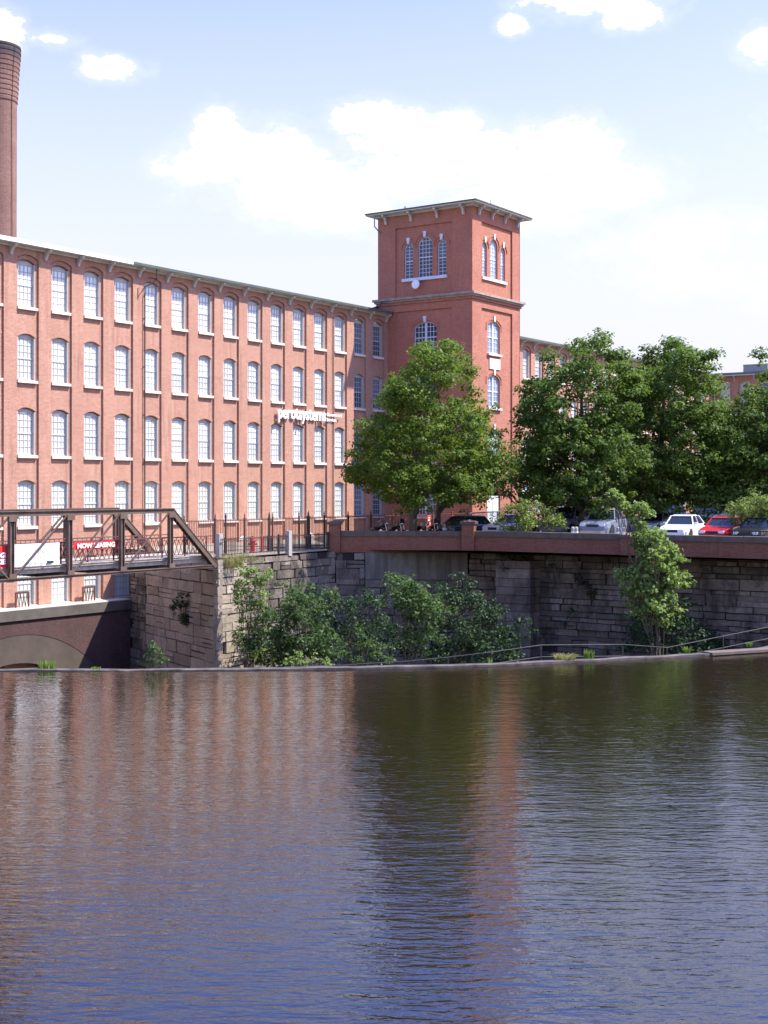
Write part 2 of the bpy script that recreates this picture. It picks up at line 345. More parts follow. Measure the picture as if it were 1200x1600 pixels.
# ------------------------------------------------------------------ building face generator
class Face:
    def __init__(s, O, U, N): s.O = Vector(O); s.U = Vector(U); s.N = Vector(N)   # N points into the wall
    def p(s, u, n, z): return s.O+s.U*u+s.N*n+Vector((0, 0, z))
    def quad(s, bm, u0, u1, z0, z1, n=0.):
        if u1-u0 < 1e-4 or z1-z0 < 1e-4: return
        bm.faces.new([bm.verts.new(s.p(*q)) for q in ((u0, n, z0), (u1, n, z0), (u1, n, z1), (u0, n, z1))])
    def q4(s, bm, pts): bm.faces.new([bm.verts.new(s.p(*q)) for q in pts])
    def arc(s, u, w_, zs, rise, seg):
        if rise >= w_/2*.98: return [(u-w_/2*math.cos(math.pi*k/seg), zs+w_/2*math.sin(math.pi*k/seg)) for k in range(seg+1)]
        r = (w_*w_/4+rise*rise)/(2*rise); a = math.asin(w_/2/r)
        return [(u+r*math.sin(-a+2*a*k/seg), zs+rise-r+r*math.cos(-a+2*a*k/seg)) for k in range(seg+1)]
    def strip(s, bm, u0, u1, z0, z1, ops, n=0., depth=.22, seg=8):
        """wall strip with stacked arched openings (u centre, width, z bottom, z crown, rise)"""
        ops = sorted(ops, key=lambda o: o[2]); z = z0
        for (u, w_, zb, zc, rise) in ops:
            s.quad(bm, u0, u1, z, zb, n); zt = min(zc+.12, z1); zs = zc-rise
            s.quad(bm, u0, u-w_/2, zb, zt, n); s.quad(bm, u+w_/2, u1, zb, zt, n)
            arc = s.arc(u, w_, zs, rise, seg)
            for (a, za), (b, zb2) in zip(arc, arc[1:]):
                s.q4(bm, ((a, n, za), (b, n, zb2), (b, n, zt), (a, n, zt)))
                s.q4(bm, ((a, n, za), (a, n+depth, za), (b, n+depth, zb2), (b, n, zb2)))
            for (uu, sg) in ((u-w_/2, 1), (u+w_/2, -1)):
                pts = ((uu, n, zb), (uu, n+depth, zb), (uu, n+depth, zs), (uu, n, zs))
                s.q4(bm, pts if sg > 0 else pts[::-1])
            s.q4(bm, ((u-w_/2, n, zb), (u+w_/2, n, zb), (u+w_/2, n+depth, zb), (u-w_/2, n+depth, zb)))
            z = zt
        s.quad(bm, u0, u1, z, z1, n)
    def pbox(s, bm, u0, u1, n0, n1, z0, z1):
        v = [bm.verts.new(s.p(u, n, z)) for z in (z0, z1) for n in (n0, n1) for u in (u0, u1)]
        for f in ((0, 2, 3, 1), (4, 5, 7, 6), (0, 1, 5, 4), (2, 6, 7, 3), (0, 4, 6, 2), (1, 3, 7, 5)): bm.faces.new([v[i] for i in f])

def window_meshes(w_, h, rise, cols, rows, board=True, mull=False, bt=.05):
    """canonical window: centre x=0, bottom z=0, outside -y. h = full height with the arch"""
    F = Face((0, 0, 0), (1, 0, 0), (0, 1, 0)); zs = h-rise; seg = 10; fw = .075
    bm = B()
    jd = -.17 if board else -.03; box(bm, -w_/2, -w_/2+fw*.8, jd, .05, 0, zs); box(bm, w_/2-fw*.8, w_/2, jd, .05, 0, zs); box(bm, -w_/2+fw, w_/2-fw, -.028, .05, 0, fw)
    arc = F.arc(0, w_, zs, rise, seg)
    inner = F.arc(0, w_-2*fw, zs, max(rise-fw, .02), seg)
    if board:    # solid head under the segmental arch
        z2 = zs-.03
        box(bm, -w_/2+fw, w_/2-fw, -.028, .05, z2-.05, z2)
        for (a, za), (b, zb) in zip(arc, arc[1:]): F.q4(bm, ((a, -.02, z2-.001), (b, -.02, z2-.001), (b, -.02, zb), (a, -.02, za)))
        top = z2-.05
    else:
        for (a, b, c, d) in zip(arc, arc[1:], inner, inner[1:]):
            F.q4(bm, ((c[0], -.03, c[1]), (d[0], -.03, d[1]), (b[0], -.03, b[1]), (a[0], -.03, a[1])))
            F.q4(bm, ((c[0], .02, c[1]), (d[0], .02, d[1]), (d[0], -.03, d[1]), (c[0], -.03, c[1])))
        top = h
    def zat(x):
        if board: return top
        for (a, za), (b, zb) in zip(inner, inner[1:]):
            if a-1e-6 <= x <= b+1e-6: return za+(zb-za)*(x-a)/max(b-a, 1e-6)
        return zs
    mid = (zs if board else h)*.5
    box(bm, -w_/2+fw, w_/2-fw, -.026, .03, mid-.04, mid+.04)
    halves = [(-w_/2+fw, w_/2-fw)]
    if mull: box(bm, -.09, .09, -.06, .04, fw, zat(0)-.01); halves = [(-w_/2+fw, -.09), (.09, w_/2-fw)]
    for (a, b) in halves:
        for k in range(1, cols):
            x = a+(b-a)*k/cols; box(bm, x-bt/2.6, x+bt/2.6, -.012, .012, fw, zat(x)-.005)
        n = rows*2
        for k in range(1, n):
            if k == rows: continue
            z = fw+(top-fw)*k/n
            aa, bb = a, b
            if z > zs and not board:
                r2 = w_/2-fw
                half = math.sqrt(max(r2*r2-(z-zs)**2, .001)) if rise >= w_/2*.98 else (w_/2-fw)*(1-(z-zs)/max(rise, .01)*.6)
                aa, bb = max(a, -half), min(b, half)
            if bb-aa > .05: box(bm, aa, bb, -.010, .010, z-bt/2.6, z+bt/2.6)
    fm = bpy.data.meshes.new('window'); fixn(bm).to_mesh(fm); bm.free()
    bm = B()
    if board: F.q4(bm, ((-w_/2+fw, .02, fw), (w_/2-fw, .02, fw), (w_/2-fw, .02, top), (-w_/2+fw, .02, top)))
    else:
        poly = [(w_/2-fw, .02, fw), ] + [(a, .02, z) for a, z in inner[::-1]] + [(-w_/2+fw, .02, fw)]
        bm.faces.new([bm.verts.new(q) for q in poly[::-1]])
    pm = bpy.data.meshes.new('pane'); bm.to_mesh(pm); bm.free()
    bm = B(); v = box(bm, -w_/2-.09, w_/2+.09, -.36, .0, -.2, -.012)
    for q in (v[4], v[5]): q.co.z -= .03
    bmesh.ops.bevel(bm, geom=bm.edges[:], offset=.012, segments=1)
    sm = bpy.data.meshes.new('sill'); bm.to_mesh(sm); bm.free()
    return fm, pm, sm
def place_window(parent, meshes, loc, rz=0, frame='frame', pane='pane', sill=True, rnd=random):
    def use(me, mt):
        key = me.name+mt
        if key not in _mc:
            c = me.copy(); c.materials.append(M[mt]); _mc[key] = c
        return _mc[key]
    o = bpy.data.objects.new('window', use(meshes[0], frame)); COL.objects.link(o); o.parent = parent; o.location = loc; o.rotation_euler = (0, 0, rz)
    p = bpy.data.objects.new('pane', use(meshes[1], pane)); COL.objects.link(p); p.parent = o
    if sill: q = bpy.data.objects.new('sill', use(meshes[2], 'sill')); COL.objects.link(q); q.parent = o
    return o
_mc = {}
def bracket_mesh(out=.62, h=.62, wd_=.16):
    """console bracket, wall at y=0, projecting to -y, top at z=0"""
    bm = B(); prof = [(0, 0), (-out, 0), (-out, -.14), (-out*.8, -.17), (-out*.55, -.26), (-out*.33, -.42), (-out*.27, -h+.08), (-out*.2, -h), (0, -h)]
    prism(bm, [(-wd_/2, y, z) for y, z in prof], (wd_, 0, 0)); fixn(bm)
    me = bpy.data.meshes.new('bracket'); bm.to_mesh(me); bm.free(); return me

# ================================================================== GROUND, RIVER
bm = B()
C1, Q, KINK = L2W(-34.4, 12.75), L2W(-23.4, 12.3), Vector((5.03, 78.6, 0))
FARW = KINK+(Vector((19.9, 68.9, 0))-KINK).normalized()*60
AB2 = Vector(W(228, 900, 78.5)); AB2.z = 0
AB3 = L2W(-29.3, 1.2); AB4 = L2W(-29.3, -1)
hub = L2W(-23.4, -1); fan = [AB4, AB3, AB2, C1, Q, KINK, FARW, Vector((3000, -200, 0)), Vector((3000, 3000, 0)), Vector((-3000, 3000, 0)), L2W(-2500, -1)]
hv = bm.verts.new((hub.x, hub.y, 2.8)); fv = [bm.verts.new((p.x, p.y, 2.8)) for p in fan]
for a_, b_ in zip(fv, fv[1:]): bm.faces.new((hv, a_, b_))
bmesh.ops.recalc_face_normals(bm, faces=bm.faces[:])
if bm.faces[0].normal.z < 0: bmesh.ops.reverse_faces(bm, faces=bm.faces[:])
tag(obj('ground', bm, 'ground'), 'dusty street level ground in front of the brick mill', 'ground', kind='structure')
# car park, slightly higher than the street
bm = B()
kd = (FARW-KINK).normalized(); inn = Vector((-kd.y, kd.x, 0))
if inn.y < 0: inn = -inn
rowA = [L2W(-13, 8), Vector((-1.5, 79.3, 0))]
a0, a1 = Vector((-1.0, 79.35, 3.24)), L2W(-8.6, 1.0, 3.24); r0, r1 = Vector((-2.6, 79.4, 2.806)), L2W(-11, 1.0, 2.806)
rv = [bm.verts.new(p) for p in (r0, a0, a1, r1)]; bm.faces.new(rv)
b0, b1 = KINK+inn*.25+Vector((0, 0, 3.45)), L2W(-.6, 8.2, 3.45)
c0, c1 = FARW+inn*.25+Vector((0, 0, 3.5)), L2W(71, 40, 3.5)
d1 = L2W(71, 1, 3.5); e1 = L2W(7.6, .3, 3.45)
vs = [bm.verts.new(p) for p in (a0, b0, b1, a1)]; bm.faces.new(vs)
v2 = [bm.verts.new(p) for p in (b0, c0, c1, d1, e1, L2W(7.6, 8.2, 3.45), b1)]; bm.faces.new(v2)
tag(obj('parking_lot', bm, 'asphalt'), 'asphalt car park under the trees behind the low brick wall', 'parking lot', kind='structure')
bm = B(); vs = [bm.verts.new((x, y, -4.6)) for x, y in ((-3000, -600), (3000, -600), (3000, 400), (-3000, 400))]; bm.faces.new(vs)
tag(obj('river_bed', bm, 'soil'), 'dark river bed below the dam', 'river bed', kind='structure')
CREST = [(-75, 46.6), (-40, 46.9), (-13.6, 47.15), (-6.8, 47.2), (-2.3, 47.45), (1.84, 47.95), (4.67, 48.6), (8.15, 49.75), (12.7, 51.45), (15.2, 52.6), (22, 55.6), (40, 64), (75, 82)]
bm = B(); vs = [bm.verts.new((x, y+.04, 0)) for x, y in CREST]+[bm.verts.new((x, y, 0)) for x, y in ((90, 82), (90, -90), (-90, -90), (-90, 46.64))]
bm.faces.new(vs); bmesh.ops.triangulate(bm, faces=bm.faces[:]); bmesh.ops.recalc_face_normals(bm, faces=bm.faces[:])
if bm.faces[0].normal.z < 0: bmesh.ops.reverse_faces(bm, faces=bm.faces[:])
tag(obj('water', bm, 'water'), 'rippled brown river held behind the dam, reflecting the mill', 'water', kind='structure')
# weir: crest lip and drop
bm = B(); rng = random.Random(3)
pts = []
for (x0, y0), (x1, y1) in zip(CREST, CREST[1:]):
    n = max(1, int(abs(x1-x0)/1.1))
    for k in range(n): pts.append((x0+(x1-x0)*k/n, y0+(y1-y0)*k/n))
pts.append(CREST[-1]); rows = []
for (x, y) in pts:
    h = (.05 if x < -4 else .09)+rng.uniform(-.025, .03)
    rows.append([bm.verts.new(q) for q in ((x, y+rng.uniform(-.03, .02), -.3), (x, y, h-.02), (x, y+.08, h), (x, y+.55, h-.03), (x, y+.75, -.5), (x, y+1.6, -4.7))])
for a, b in zip(rows, rows[1:]):
    for k in range(5): bm.faces.new((a[k], b[k], b[k+1], a[k+1]))
fixn(bm)
wm = speck('weir crest', (.035, .028, .023), (.15, .12, .10), 1.6, .85, bump=.02)
tag(obj('weir', bm, wm), 'low stained concrete dam crest holding back the river', 'dam', kind='structure')
bm = B(); a = Vector((12.55, 51.25, 0)); b = Vector((24, 56.4, 0))
bar(bm, a+Vector((0, .35, .08)), b+Vector((0, .35, .08)), .6, .10); bmesh.ops.bevel(bm, geom=bm.edges[:], offset=.02, segments=1)
tag(obj('crest_slab', bm, 'cap'), 'pale concrete slab capping the right end of the dam', 'slab', kind='structure')

# ================================================================== MILL
SP = 2.4905; S0 = -36.266
ROWZ = [(16.58, 19.44), (12.43, 15.23), (8.18, 11.04), (4.15, 6.92)]
WIN = window_meshes(1.27, 2.62, .2, 4, 3)
def mill_face(parent, F, ustart, uend, centers, rows_fn, wall_m, zb_fn, depth=.24, ztop=20.15, BW=.80, name='wall', panefn=None, frame='frame', rz=0, winz=None):
    bm = B(); prev = ustart
    for c in centers:
        rows = rows_fn(c)
        ops = [(c, 1.27, zs+.2, zc, .2) for zs, zc in rows]
        F.strip(bm, c-BW, c+BW, zb_fn(c), ztop, ops, 0, depth)
        # arched head of the recessed bay
        zc = rows[0][1]+.27; zs = zc-.24; arc = F.arc(c, 2*BW, zs, .24, 10)
        for (a, za), (b, zb) in zip(arc, arc[1:]):
            F.q4(bm, ((a, -.13, za), (b, -.13, zb), (b, -.13, ztop), (a, -.13, ztop)))
            F.q4(bm, ((a, -.13, za), (a, 0, za), (b, 0, zb), (b, -.13, zb)))
        # brick arch ring, a thin projecting hood over each lower window
        for zs_, zc_ in rows:
            o1 = F.arc(c, 1.27+.02, zc_-.2+.012, .2, 8); o2 = F.arc(c, 1.27+.46, zc_-.2+.10, .3, 8)
            for (p, q, r, s_) in zip(o1, o1[1:], o2, o2[1:]):
                F.q4(bm, ((p[0], -.018, p[1]), (q[0], -.018, q[1]), (s_[0], -.018, s_[1]), (r[0], -.018, r[1])))
        for (z_, zc_) in rows: pass
        # pilaster to the left
        F.quad(bm, prev, c-BW, zb_fn(c), ztop, -.13)
        for uu, flip in ((prev, 0), (c-BW, 1)):
            pts = ((uu, -.13, zb_fn(c)), (uu, -.13, zs if uu > ustart else ztop), (uu, 0, zs if uu > ustart else ztop), (uu, 0, zb_fn(c)))
            F.q4(bm, pts if flip else pts[::-1])
        prev = c+BW
    F.quad(bm, prev, uend, zb_fn(uend), ztop, -.13)
    F.q4(bm, ((prev, 0, zb_fn(uend)), (prev, 0, zs), (prev, -.13, zs), (prev, -.13, zb_fn(uend))))
    bmesh.ops.remove_doubles(bm, verts=bm.verts[:], dist=1e-5)
    wall = obj(name, bm, wall_m, parent)
    rr = random.Random(11)
    for c in centers:
        rows = rows_fn(c)
        for k, (zs_, zc_) in enumerate(rows):
            place_window(parent, WIN, F.p(c, depth-.05, zs_+.2), rz, frame, panefn(c, k, rr))
    return wall
mill = empty('brick_mill', P0, AZ, 'long five storey red brick textile mill with rows of arched windows beside the river', 'mill')
FM = Face((0, 0, 0), (1, 0, 0), (0, 1, 0))
cent = [S0+SP*k for k in range(-4, 15)]
def rows_fn(c):
    r = list(ROWZ)
    if c < -28.5: r.append((-.35, 2.45))
    return r
def pane_for(c, k, rr):
    if c > -4.5: return 'pane_shaded'  # columns inside the tower's shadow get panes painted darker
    if k == 0: return 'pane_top' if rr.random() < .8 else 'pane'
    if k == 1 and -32.5 < c < -30: return 'pane_top'
    if k >= 3: return 'pane_low'
    return 'pane'
mill_face(mill, FM, cent[0]-1.6, 0.0, cent, rows_fn, 'brick', lambda c: -5 if c < -28 else 2.3, panefn=pane_for)
bm = B(); sL = cent[0]-1.6     # body behind the front: side, back, and dark interior stop
box(bm, sL, 7.3, 17.6, 17.9, 2.0, 20.1); box(bm, sL, sL+.3, .3, 17.6, -5, 20.1)
obj('rear_wall', bm, 'brick', mill)
bm = B()
for k in range(2):
    pass
box(bm, sL-.9, .35, -.70, 9.2, 20.22, 20.3)
prism(bm, [(sL-.9, -.70, 20.3), (sL-.9, 9.1, 21.1), (sL-.9, 18.9, 20.3)], (1.25-sL, 0, 0))
obj('roof', fixn(bm), 'roof', mill)
bm = B(); box(bm, sL-.9, .4, -.68, .1, 20.15, 20.215); box(bm, sL-.9, .4, -.3, -.14, 20.0, 20.145); obj('soffit', bm, 'cream', mill)
sW = -28.6
bm = B(); box(bm, sL-.95, sW, -.78, -.705, 20.15, 20.38); box(bm, sL-.95, sW, -.703, -.3, 20.34, 20.38); obj('gutter', bm, 'white_edge', mill)
g2 = obj('gutter', (lambda b: (box(b, sW+.004, .42, -.78, -.705, 20.16, 20.33), b)[1])(B()), 'copper', mill)
BR = bracket_mesh(.52, .6, .16); BR.materials.append(M['bracket'])
for c in cent+[cent[-1]+SP]:
    o = bpy.data.objects.new('bracket', BR); COL.objects.link(o); o.parent = mill; o.location = (c-SP/2+(0 if c < -1 else -.25), -.14, 20.14)
# downpipe with its swan neck
bm = B(); sd_ = -27.1
tube(bm, [(sd_+.62, -.68, 20.15), (sd_+.62, -.68, 19.6), (sd_+.45, -.5, 19.3), (sd_, -.24, 19.0), (sd_, -.24, 18.5), (sd_, -.24, 2.85)], .042, 8)
for z in (17, 14, 11, 8, 5): box(bm, sd_-.09, sd_+.09, -.22, -.12, z, z+.05)
obj('downpipe', bm, 'iron', mill)
bm = B(); tube(bm, [(sd_-.5, -.14, 18.2), (sd_-.5, -.14, 18.9)], .03); bar(bm, (sd_-.5, -.14, 18.3), (sd_-.02, -.2, 18.95), .03); obj('stay_bracket', bm, 'iron', mill)
bm = B(); tube(bm, [(-7.4, -.2, 2.85), (-7.4, -.2, 19.2)], .03, 6); obj('conduit', bm, 'iron', mill)
# small roof vents
for s_ in (-29.6, -28.9):
    bm = B(); lathe(bm, [(.1, 0), (.1, .22), (.18, .25), (.14, .32), (.05, .36)], 10); obj('roof_vent', bm, 'galv', mill, (s_-(.9 if s_ < -29 else 0), .5, 20.3))
# foundation vents
for s_ in (-17.6, -10.2):
    bm = B(); F = FM; arc = F.arc(0, 1.0, 0, .28, 8); bm.faces.new([bm.verts.new((a, -.16, z)) for a, z in arc]); obj('basement_window', bm, 'white', mill, (s_, 0, 2.95))

# ---- wing beyond the tower
wing = empty('brick_mill_wing', L2W(7.6, 0), AZ, 'part of the brick mill that carries on to the right behind the tower and trees', 'mill')
cw = [22.92-7.6+2.485*k for k in range(-5, 19)]
mill_face(wing, FM, 0.004, 71.3-7.6, cw, lambda c: ROWZ, 'brick', lambda c: 2.3, panefn=lambda c, k, rr: 'pane' if rr.random() < .7 else 'pane_top')
bm = B(); box(bm, 0, 64.6, -.70, 18.8, 20.22, 20.4); obj('roof', bm, 'roof', wing)
bm = B(); box(bm, 0, 64, -.68, .1, 20.15, 20.215); obj('soffit', bm, 'cream', wing)
bm = B(); box(bm, 0, 64.6, -.78, -.705, 20.16, 20.34); obj('gutter', bm, 'copper', wing)
bm = B(); box(bm, 0, 64, 17.6, 17.9, 2.3, 20.1); obj('rear_wall', bm, 'brick', wing)
for c in cw:
    o = bpy.data.objects.new('bracket', BR); COL.objects.link(o); o.parent = wing; o.location = (c-SP/2, -.14, 20.14)
# ---- return wing far right
ret = empty('brick_mill_end_block', L2W(71.3, 0), AZ, 'distant shaded brick mill block at the right edge behind the trees', 'mill')
FR = Face((0, 0, 0), (0, -1, 0), (1, 0, 0))
cr = [1.5+2.49*k for k in range(18)]
mill_face(ret, FR, .2, 46, cr, lambda c: ROWZ, 'brick', lambda c: 2.3, panefn=lambda c, k, rr: 'pane' if rr.random() < .6 else 'pane_shaded', rz=-math.pi/2)
bm = B(); box(bm, -.9, 17, -47, 1, 20.22, 20.5); obj('roof', bm, 'roof', ret)
bm = B(); box(bm, -.92, .1, -46.9, .4, 20.12, 20.215); obj('soffit', bm, 'cream', ret)
bm = B(); box(bm, .15, 16, -46, -45.7, 2.3, 20.1); box(bm, 15.7, 16, -45.7, 0, 2.3, 20.1); obj('rear_wall', bm, 'brick', ret)
for c in cr:
    o = bpy.data.objects.new('bracket', BR); COL.objects.link(o); o.parent = ret; o.location = (-.14, -(c-SP/2), 20.11); o.rotation_euler = (0, 0, -math.pi/2)
bm = B(); box(bm, 1, 3.2, -6.4, -3.4, 20.5, 21.5); box(bm, .95, 3.25, -6.45, -3.35, 21.5, 21.56); obj('rooftop_unit', bm, 'galv', ret)
bm = B(); tube(bm, [(2, -8.0, 20.5), (2, -8.0, 21.1)], .25, 10); obj('rooftop_unit', bm, 'white', ret)

# ---- stair tower
TW, TB, TF = 7.35, -.8, 7.77       # width along mill, back t, front t
tow = empty('brick_tower', P0, AZ, 'square red brick stair tower with triple arched windows and wide bracketed eaves', 'tower')
FL = Face((0, 0, 0), (0, -1, 0), (1, 0, 0)); FF = Face((0, -TF, 0), (1, 0, 0), (0, 1, 0))
bm = B()
upL = [(2.04, .80, 22.85, 25.62, .40), (3.57, 1.33, 22.85, 26.0, .665), (5.10, .80, 22.85, 25.62, .40)]
upF = [(1.93, .72, 22.75, 25.42, .36), (3.36, 1.18, 22.75, 25.84, .59), (4.79, .72, 22.75, 25.42, .36)]
loL = [(3.58, 2.1, 16.95, 19.4, .38), (3.58, 2.1, 12.75, 15.25, .38), (3.58, 2.1, 8.5, 11.0, .38), (3.58, 1.9, 4.3, 6.9, .3)]
loF = [(3.37, 1.9, 16.95, 19.45, .36), (3.37, 1.9, 12.75, 15.28, .36), (3.37, 1.9, 8.5, 11.05, .36), (3.37, 2.0, 3.45, 6.6, .6)]
for F, u0, u1, a, b, ups, los in ((FL, TB, TF, .86, 6.08, upL, loL), (FF, 0, TW, 1.26, 6.09, upF, loF)):
    edges = [a]+[(p[0]+p[1]/2+q[0]-q[1]/2)/2 for p, q in zip(ups, ups[1:])]+[b]
    for k, op in enumerate(ups): F.strip(bm, edges[k], edges[k+1], 21.4, 26.9, [op], 0, .24, 12)
    F.strip(bm, a, b, 2.3, 20.9, los, 0, .24, 10)
    pr = -.13
    for (x0, x1, z0, z1) in ((u0, a, 2.3, 28), (b, u1, 2.3, 28), (a, b, 26.88, 28), (a, b, 20.3, 21.4)):
        F.quad(bm, x0-(.13 if x0 == u0 and F is FL else 0) if False else x0, x1, z0, z1, pr)
    for z0, z1 in ((2.3, 20.3), (21.4, 26.88)):
        F.q4(bm, ((a, pr, z0), (a, 0, z0), (a, 0, z1), (a, pr, z1))); F.q4(bm, ((b, 0, z0), (b, pr, z0), (b, pr, z1), (b, 0, z1)))
        F.q4(bm, ((a, pr, z1), (a, 0, z1), (b, 0, z1), (b, pr, z1)))
# corner fill so the projecting faces meet, and plain back and right sides
box(bm, -.129, -.001, -TF-.129, -TF-.001, 2.3, 28)
FRt = Face((TW, -TF, 0), (0, 1, 0), (-1, 0, 0)); FRt.quad(bm, -.13, TF-TB, 2.3, 28); FRt.q4(bm, ((-.13, 0, 2.3), (-.13, .0, 28), (-.13, .13, 28), (-.13, .13, 2.3)))
FBk = Face((TW, -TB, 0), (-1, 0, 0), (0, -1, 0)); FBk.quad(bm, 0, TW+.13, 2.3, 28)
# raised hood arches over the windows
for F, ups in ((FL, upL), (FF, upF)):
    for (u, w_, zb, zc, rise) in ups:
        o1 = F.arc(u, w_+.44, zc-rise, (w_+.44)/2, 14); o2 = F.arc(u, w_+.66, zc-rise, (w_+.66)/2, 14)
        for (p, q, r, s_) in zip(o1, o1[1:], o2, o2[1:]):
            F.q4(bm, ((p[0], -.06, p[1]), (q[0], -.06, q[1]), (s_[0], -.06, s_[1]), (r[0], -.06, r[1])))
            F.q4(bm, ((r[0], -.06, r[1]), (s_[0], -.06, s_[1]), (s_[0], 0, s_[1]), (r[0], 0, r[1])))
            F.q4(bm, ((p[0], -.06, p[1]), (p[0], 0, p[1]), (q[0], 0, q[1]), (q[0], -.06, q[1])))
for F, los in ((FL, loL), (FF, loF)):
    for (u, w_, zb, zc, rise) in los:
        o1 = F.arc(u, w_+.3, zc-rise+.1, rise+.04, 10); o2 = F.arc(u, w_+.56, zc-rise+.18, rise+.08, 10)
        for (p, q, r, s_) in zip(o1, o1[1:], o2, o2[1:]):
            F.q4(bm, ((p[0], -.05, p[1]), (q[0], -.05, q[1]), (s_[0], -.05, s_[1]), (r[0], -.05, r[1])))
            F.q4(bm, ((r[0], -.05, r[1]), (s_[0], -.05, s_[1]), (s_[0], 0, s_[1]), (r[0], 0, r[1])))
        for sg in (-1, 1): F.pbox(bm, min(u+sg*(w_/2+.15), u+sg*(w_/2+.28)), max(u+sg*(w_/2+.15), u+sg*(w_/2+.28)), -.05, -.001, zc-rise-.35, zc-rise+.12)
obj('wall', bm, 'brick_tower', tow)
WA = window_meshes(.80, 25.62-22.85, .40, 2, 5, False); WC = window_meshes(1.33, 26.0-22.85, .665, 4, 5, False)
WFa = window_meshes(.72, 25.42-22.75, .36, 2, 5, False); WFc = window_meshes(1.18, 25.84-22.75, .59, 3, 5, False)
WD = window_meshes(2.1, 2.45, .38, 3, 3, False, True); WDf = window_meshes(1.9, 2.5, .36, 2, 3, False, True)
for k, (op, ms) in enumerate(zip(upL, (WA, WC, WA))): place_window(tow, ms, FL.p(op[0], .15, op[2]), -math.pi/2, 'frame_blue', 'pane_shaded', False)
for k, (op, ms) in enumerate(zip(upF, (WFa, WFc, WFa))): place_window(tow, ms, FF.p(op[0], .17, op[2]), 0, 'frame_blue', 'pane_blue', False)
for op in loL[:3]: place_window(tow, WD, FL.p(op[0], .17, op[2]), -math.pi/2, 'frame_blue', 'pane_shaded')
place_window(tow, window_meshes(1.9, 2.6, .3, 3, 3, False, True), FL.p(3.58, .17, 4.3), -math.pi/2, 'frame_blue', 'pane_shaded')
for op in loF[:3]: place_window(tow, WDf, FF.p(op[0], .17, op[2]), 0, 'frame_blue', 'pane_blue')
bm = B(); FF.pbox(bm, 2.45, 3.34, .12, .18, 3.45, 5.7); FF.pbox(bm, 3.4, 4.3, .12, .18, 3.45, 5.7); FF.pbox(bm, 2.37, 4.37, .1, .2, 5.72, 5.85); obj('door', bm, 'frame_blue', tow)
# stone trim: sill bands, keystones
bm = B(); FL.pbox(bm, 1.5, 5.62, -.2, .1, 22.62, 22.84); obj('sill', bm, 'frame_blue', tow)
bm = B(); FF.pbox(bm, 1.42, 5.3, -.14, .1, 22.52, 22.74); obj('sill', bm, 'sill', tow)
for F, ops, mm in ((FL, upL+loL, 'frame_blue'), (FF, upF+loF, 'sill')):
    for (u, w_, zb, zc, rise) in ops:
        bm = B(); prism(bm, [F.p(u-.09, -.11, zc-.03), F.p(u+.09, -.11, zc-.03), F.p(u+.15, -.11, zc+.42), F.p(u-.15, -.11, zc+.42)], F.N*.12); obj('keystone', fixn(bm), mm, tow)
bm = B(); FF.pbox(bm, 2.62, 4.28, -.07, -.002, 15.72, 16.55); ds = obj('date_stone', bm, 'sill', tow)
t_ = obj('date_stone_lettering', text_mesh('N1', .2, .004), 'carved', ds, FF.p(3.45, -.076, 16.33), (R(90), 0, 0))
t_ = obj('date_stone_lettering', text_mesh('1882', .36, .004), 'carved', ds, FF.p(3.45, -.076, 16.0), (R(90), 0, 0))
# string course
bm = B(); n_ = 0
def ring(bm, o, z0, z1):
    box(bm, -.13-o, TW+o, -TF-.13-o, -TB+o, z0, z1)
ring(bm, .10, 20.86, 21.05)
sc1 = obj('string_course', bm, 'brick_tower', tow)
bm = B(); ring(bm, .22, 21.054, 21.20); ring(bm, .34, 21.204, 21.38); obj('string_course', bm, speck('weathered string course', (.40, .32, .24), (.24, .18, .14), 3, .8), tow)
bm = B(); ov = .70
ring(bm, ov, 28.0, 28.1); ring(bm, .16, 27.86, 27.996); obj('soffit', bm, 'cream', tow)
bm = B(); ring(bm, ov+.06, 28.104, 28.20)
x0, x1, y0, y1 = -.13-ov, TW+ov, -TF-.13-ov, -TB+ov; cx, cy = (x0+x1)/2, (y0+y1)/2
vb = [bm.verts.new(q) for q in ((x0, y0, 28.205), (x1, y0, 28.205), (x1, y1, 28.205), (x0, y1, 28.205))]; ap = bm.verts.new((cx, cy, 28.9))
for k in range(4): bm.faces.new((vb[k], vb[(k+1) % 4], ap))
obj('roof', bm, 'copper', tow)
BT = bracket_mesh(.6, .72, .16); BT.materials.append(M['cream'])
for t in (.02, 2.4, 4.8, 7.15):
    o = bpy.data.objects.new('bracket', BT); COL.objects.link(o); o.parent = tow; o.location = (-.14, -t, 27.99); o.rotation_euler = (0, 0, -math.pi/2)
for s_ in (.75, 2.75, 4.75, 6.8):
    o = bpy.data.objects.new('bracket', BT); COL.objects.link(o); o.parent = tow; o.location = (s_, -TF-.14, 27.99)
bm = B(); tube(bm, [(-.9, .6, 28.0), (-.9, .6, 27.1), (-.2, .6, 26.75), (-.2, .6, 26.5)], .05); obj('downpipe', bm, 'galv', tow)
bm = B(); tube(bm, [(cx-1.1, y0+.6, 28.1), (cx-1.1, y0+.6, 28.75)], .03); obj('lightning_rod', bm, 'iron', tow)
bm = B(); tube(bm, [(x0+.4, -2, 28.1), (x0+.4, -2, 28.45)], .07); obj('roof_vent', bm, 'galv', tow)
# roofing scraps between tower and mill roof
bm = B(); prism(bm, [(-.14, .75, 20.95), (-1.5, .6, 20.55), (-1.6, .6, 20.38), (-.14, .75, 20.38)], (0, .12, 0)); bar(bm, (-.16, .3, 21.3), (-1.9, -.5, 20.5), .07); obj('flashing', fixn(bm), 'iron', tow)
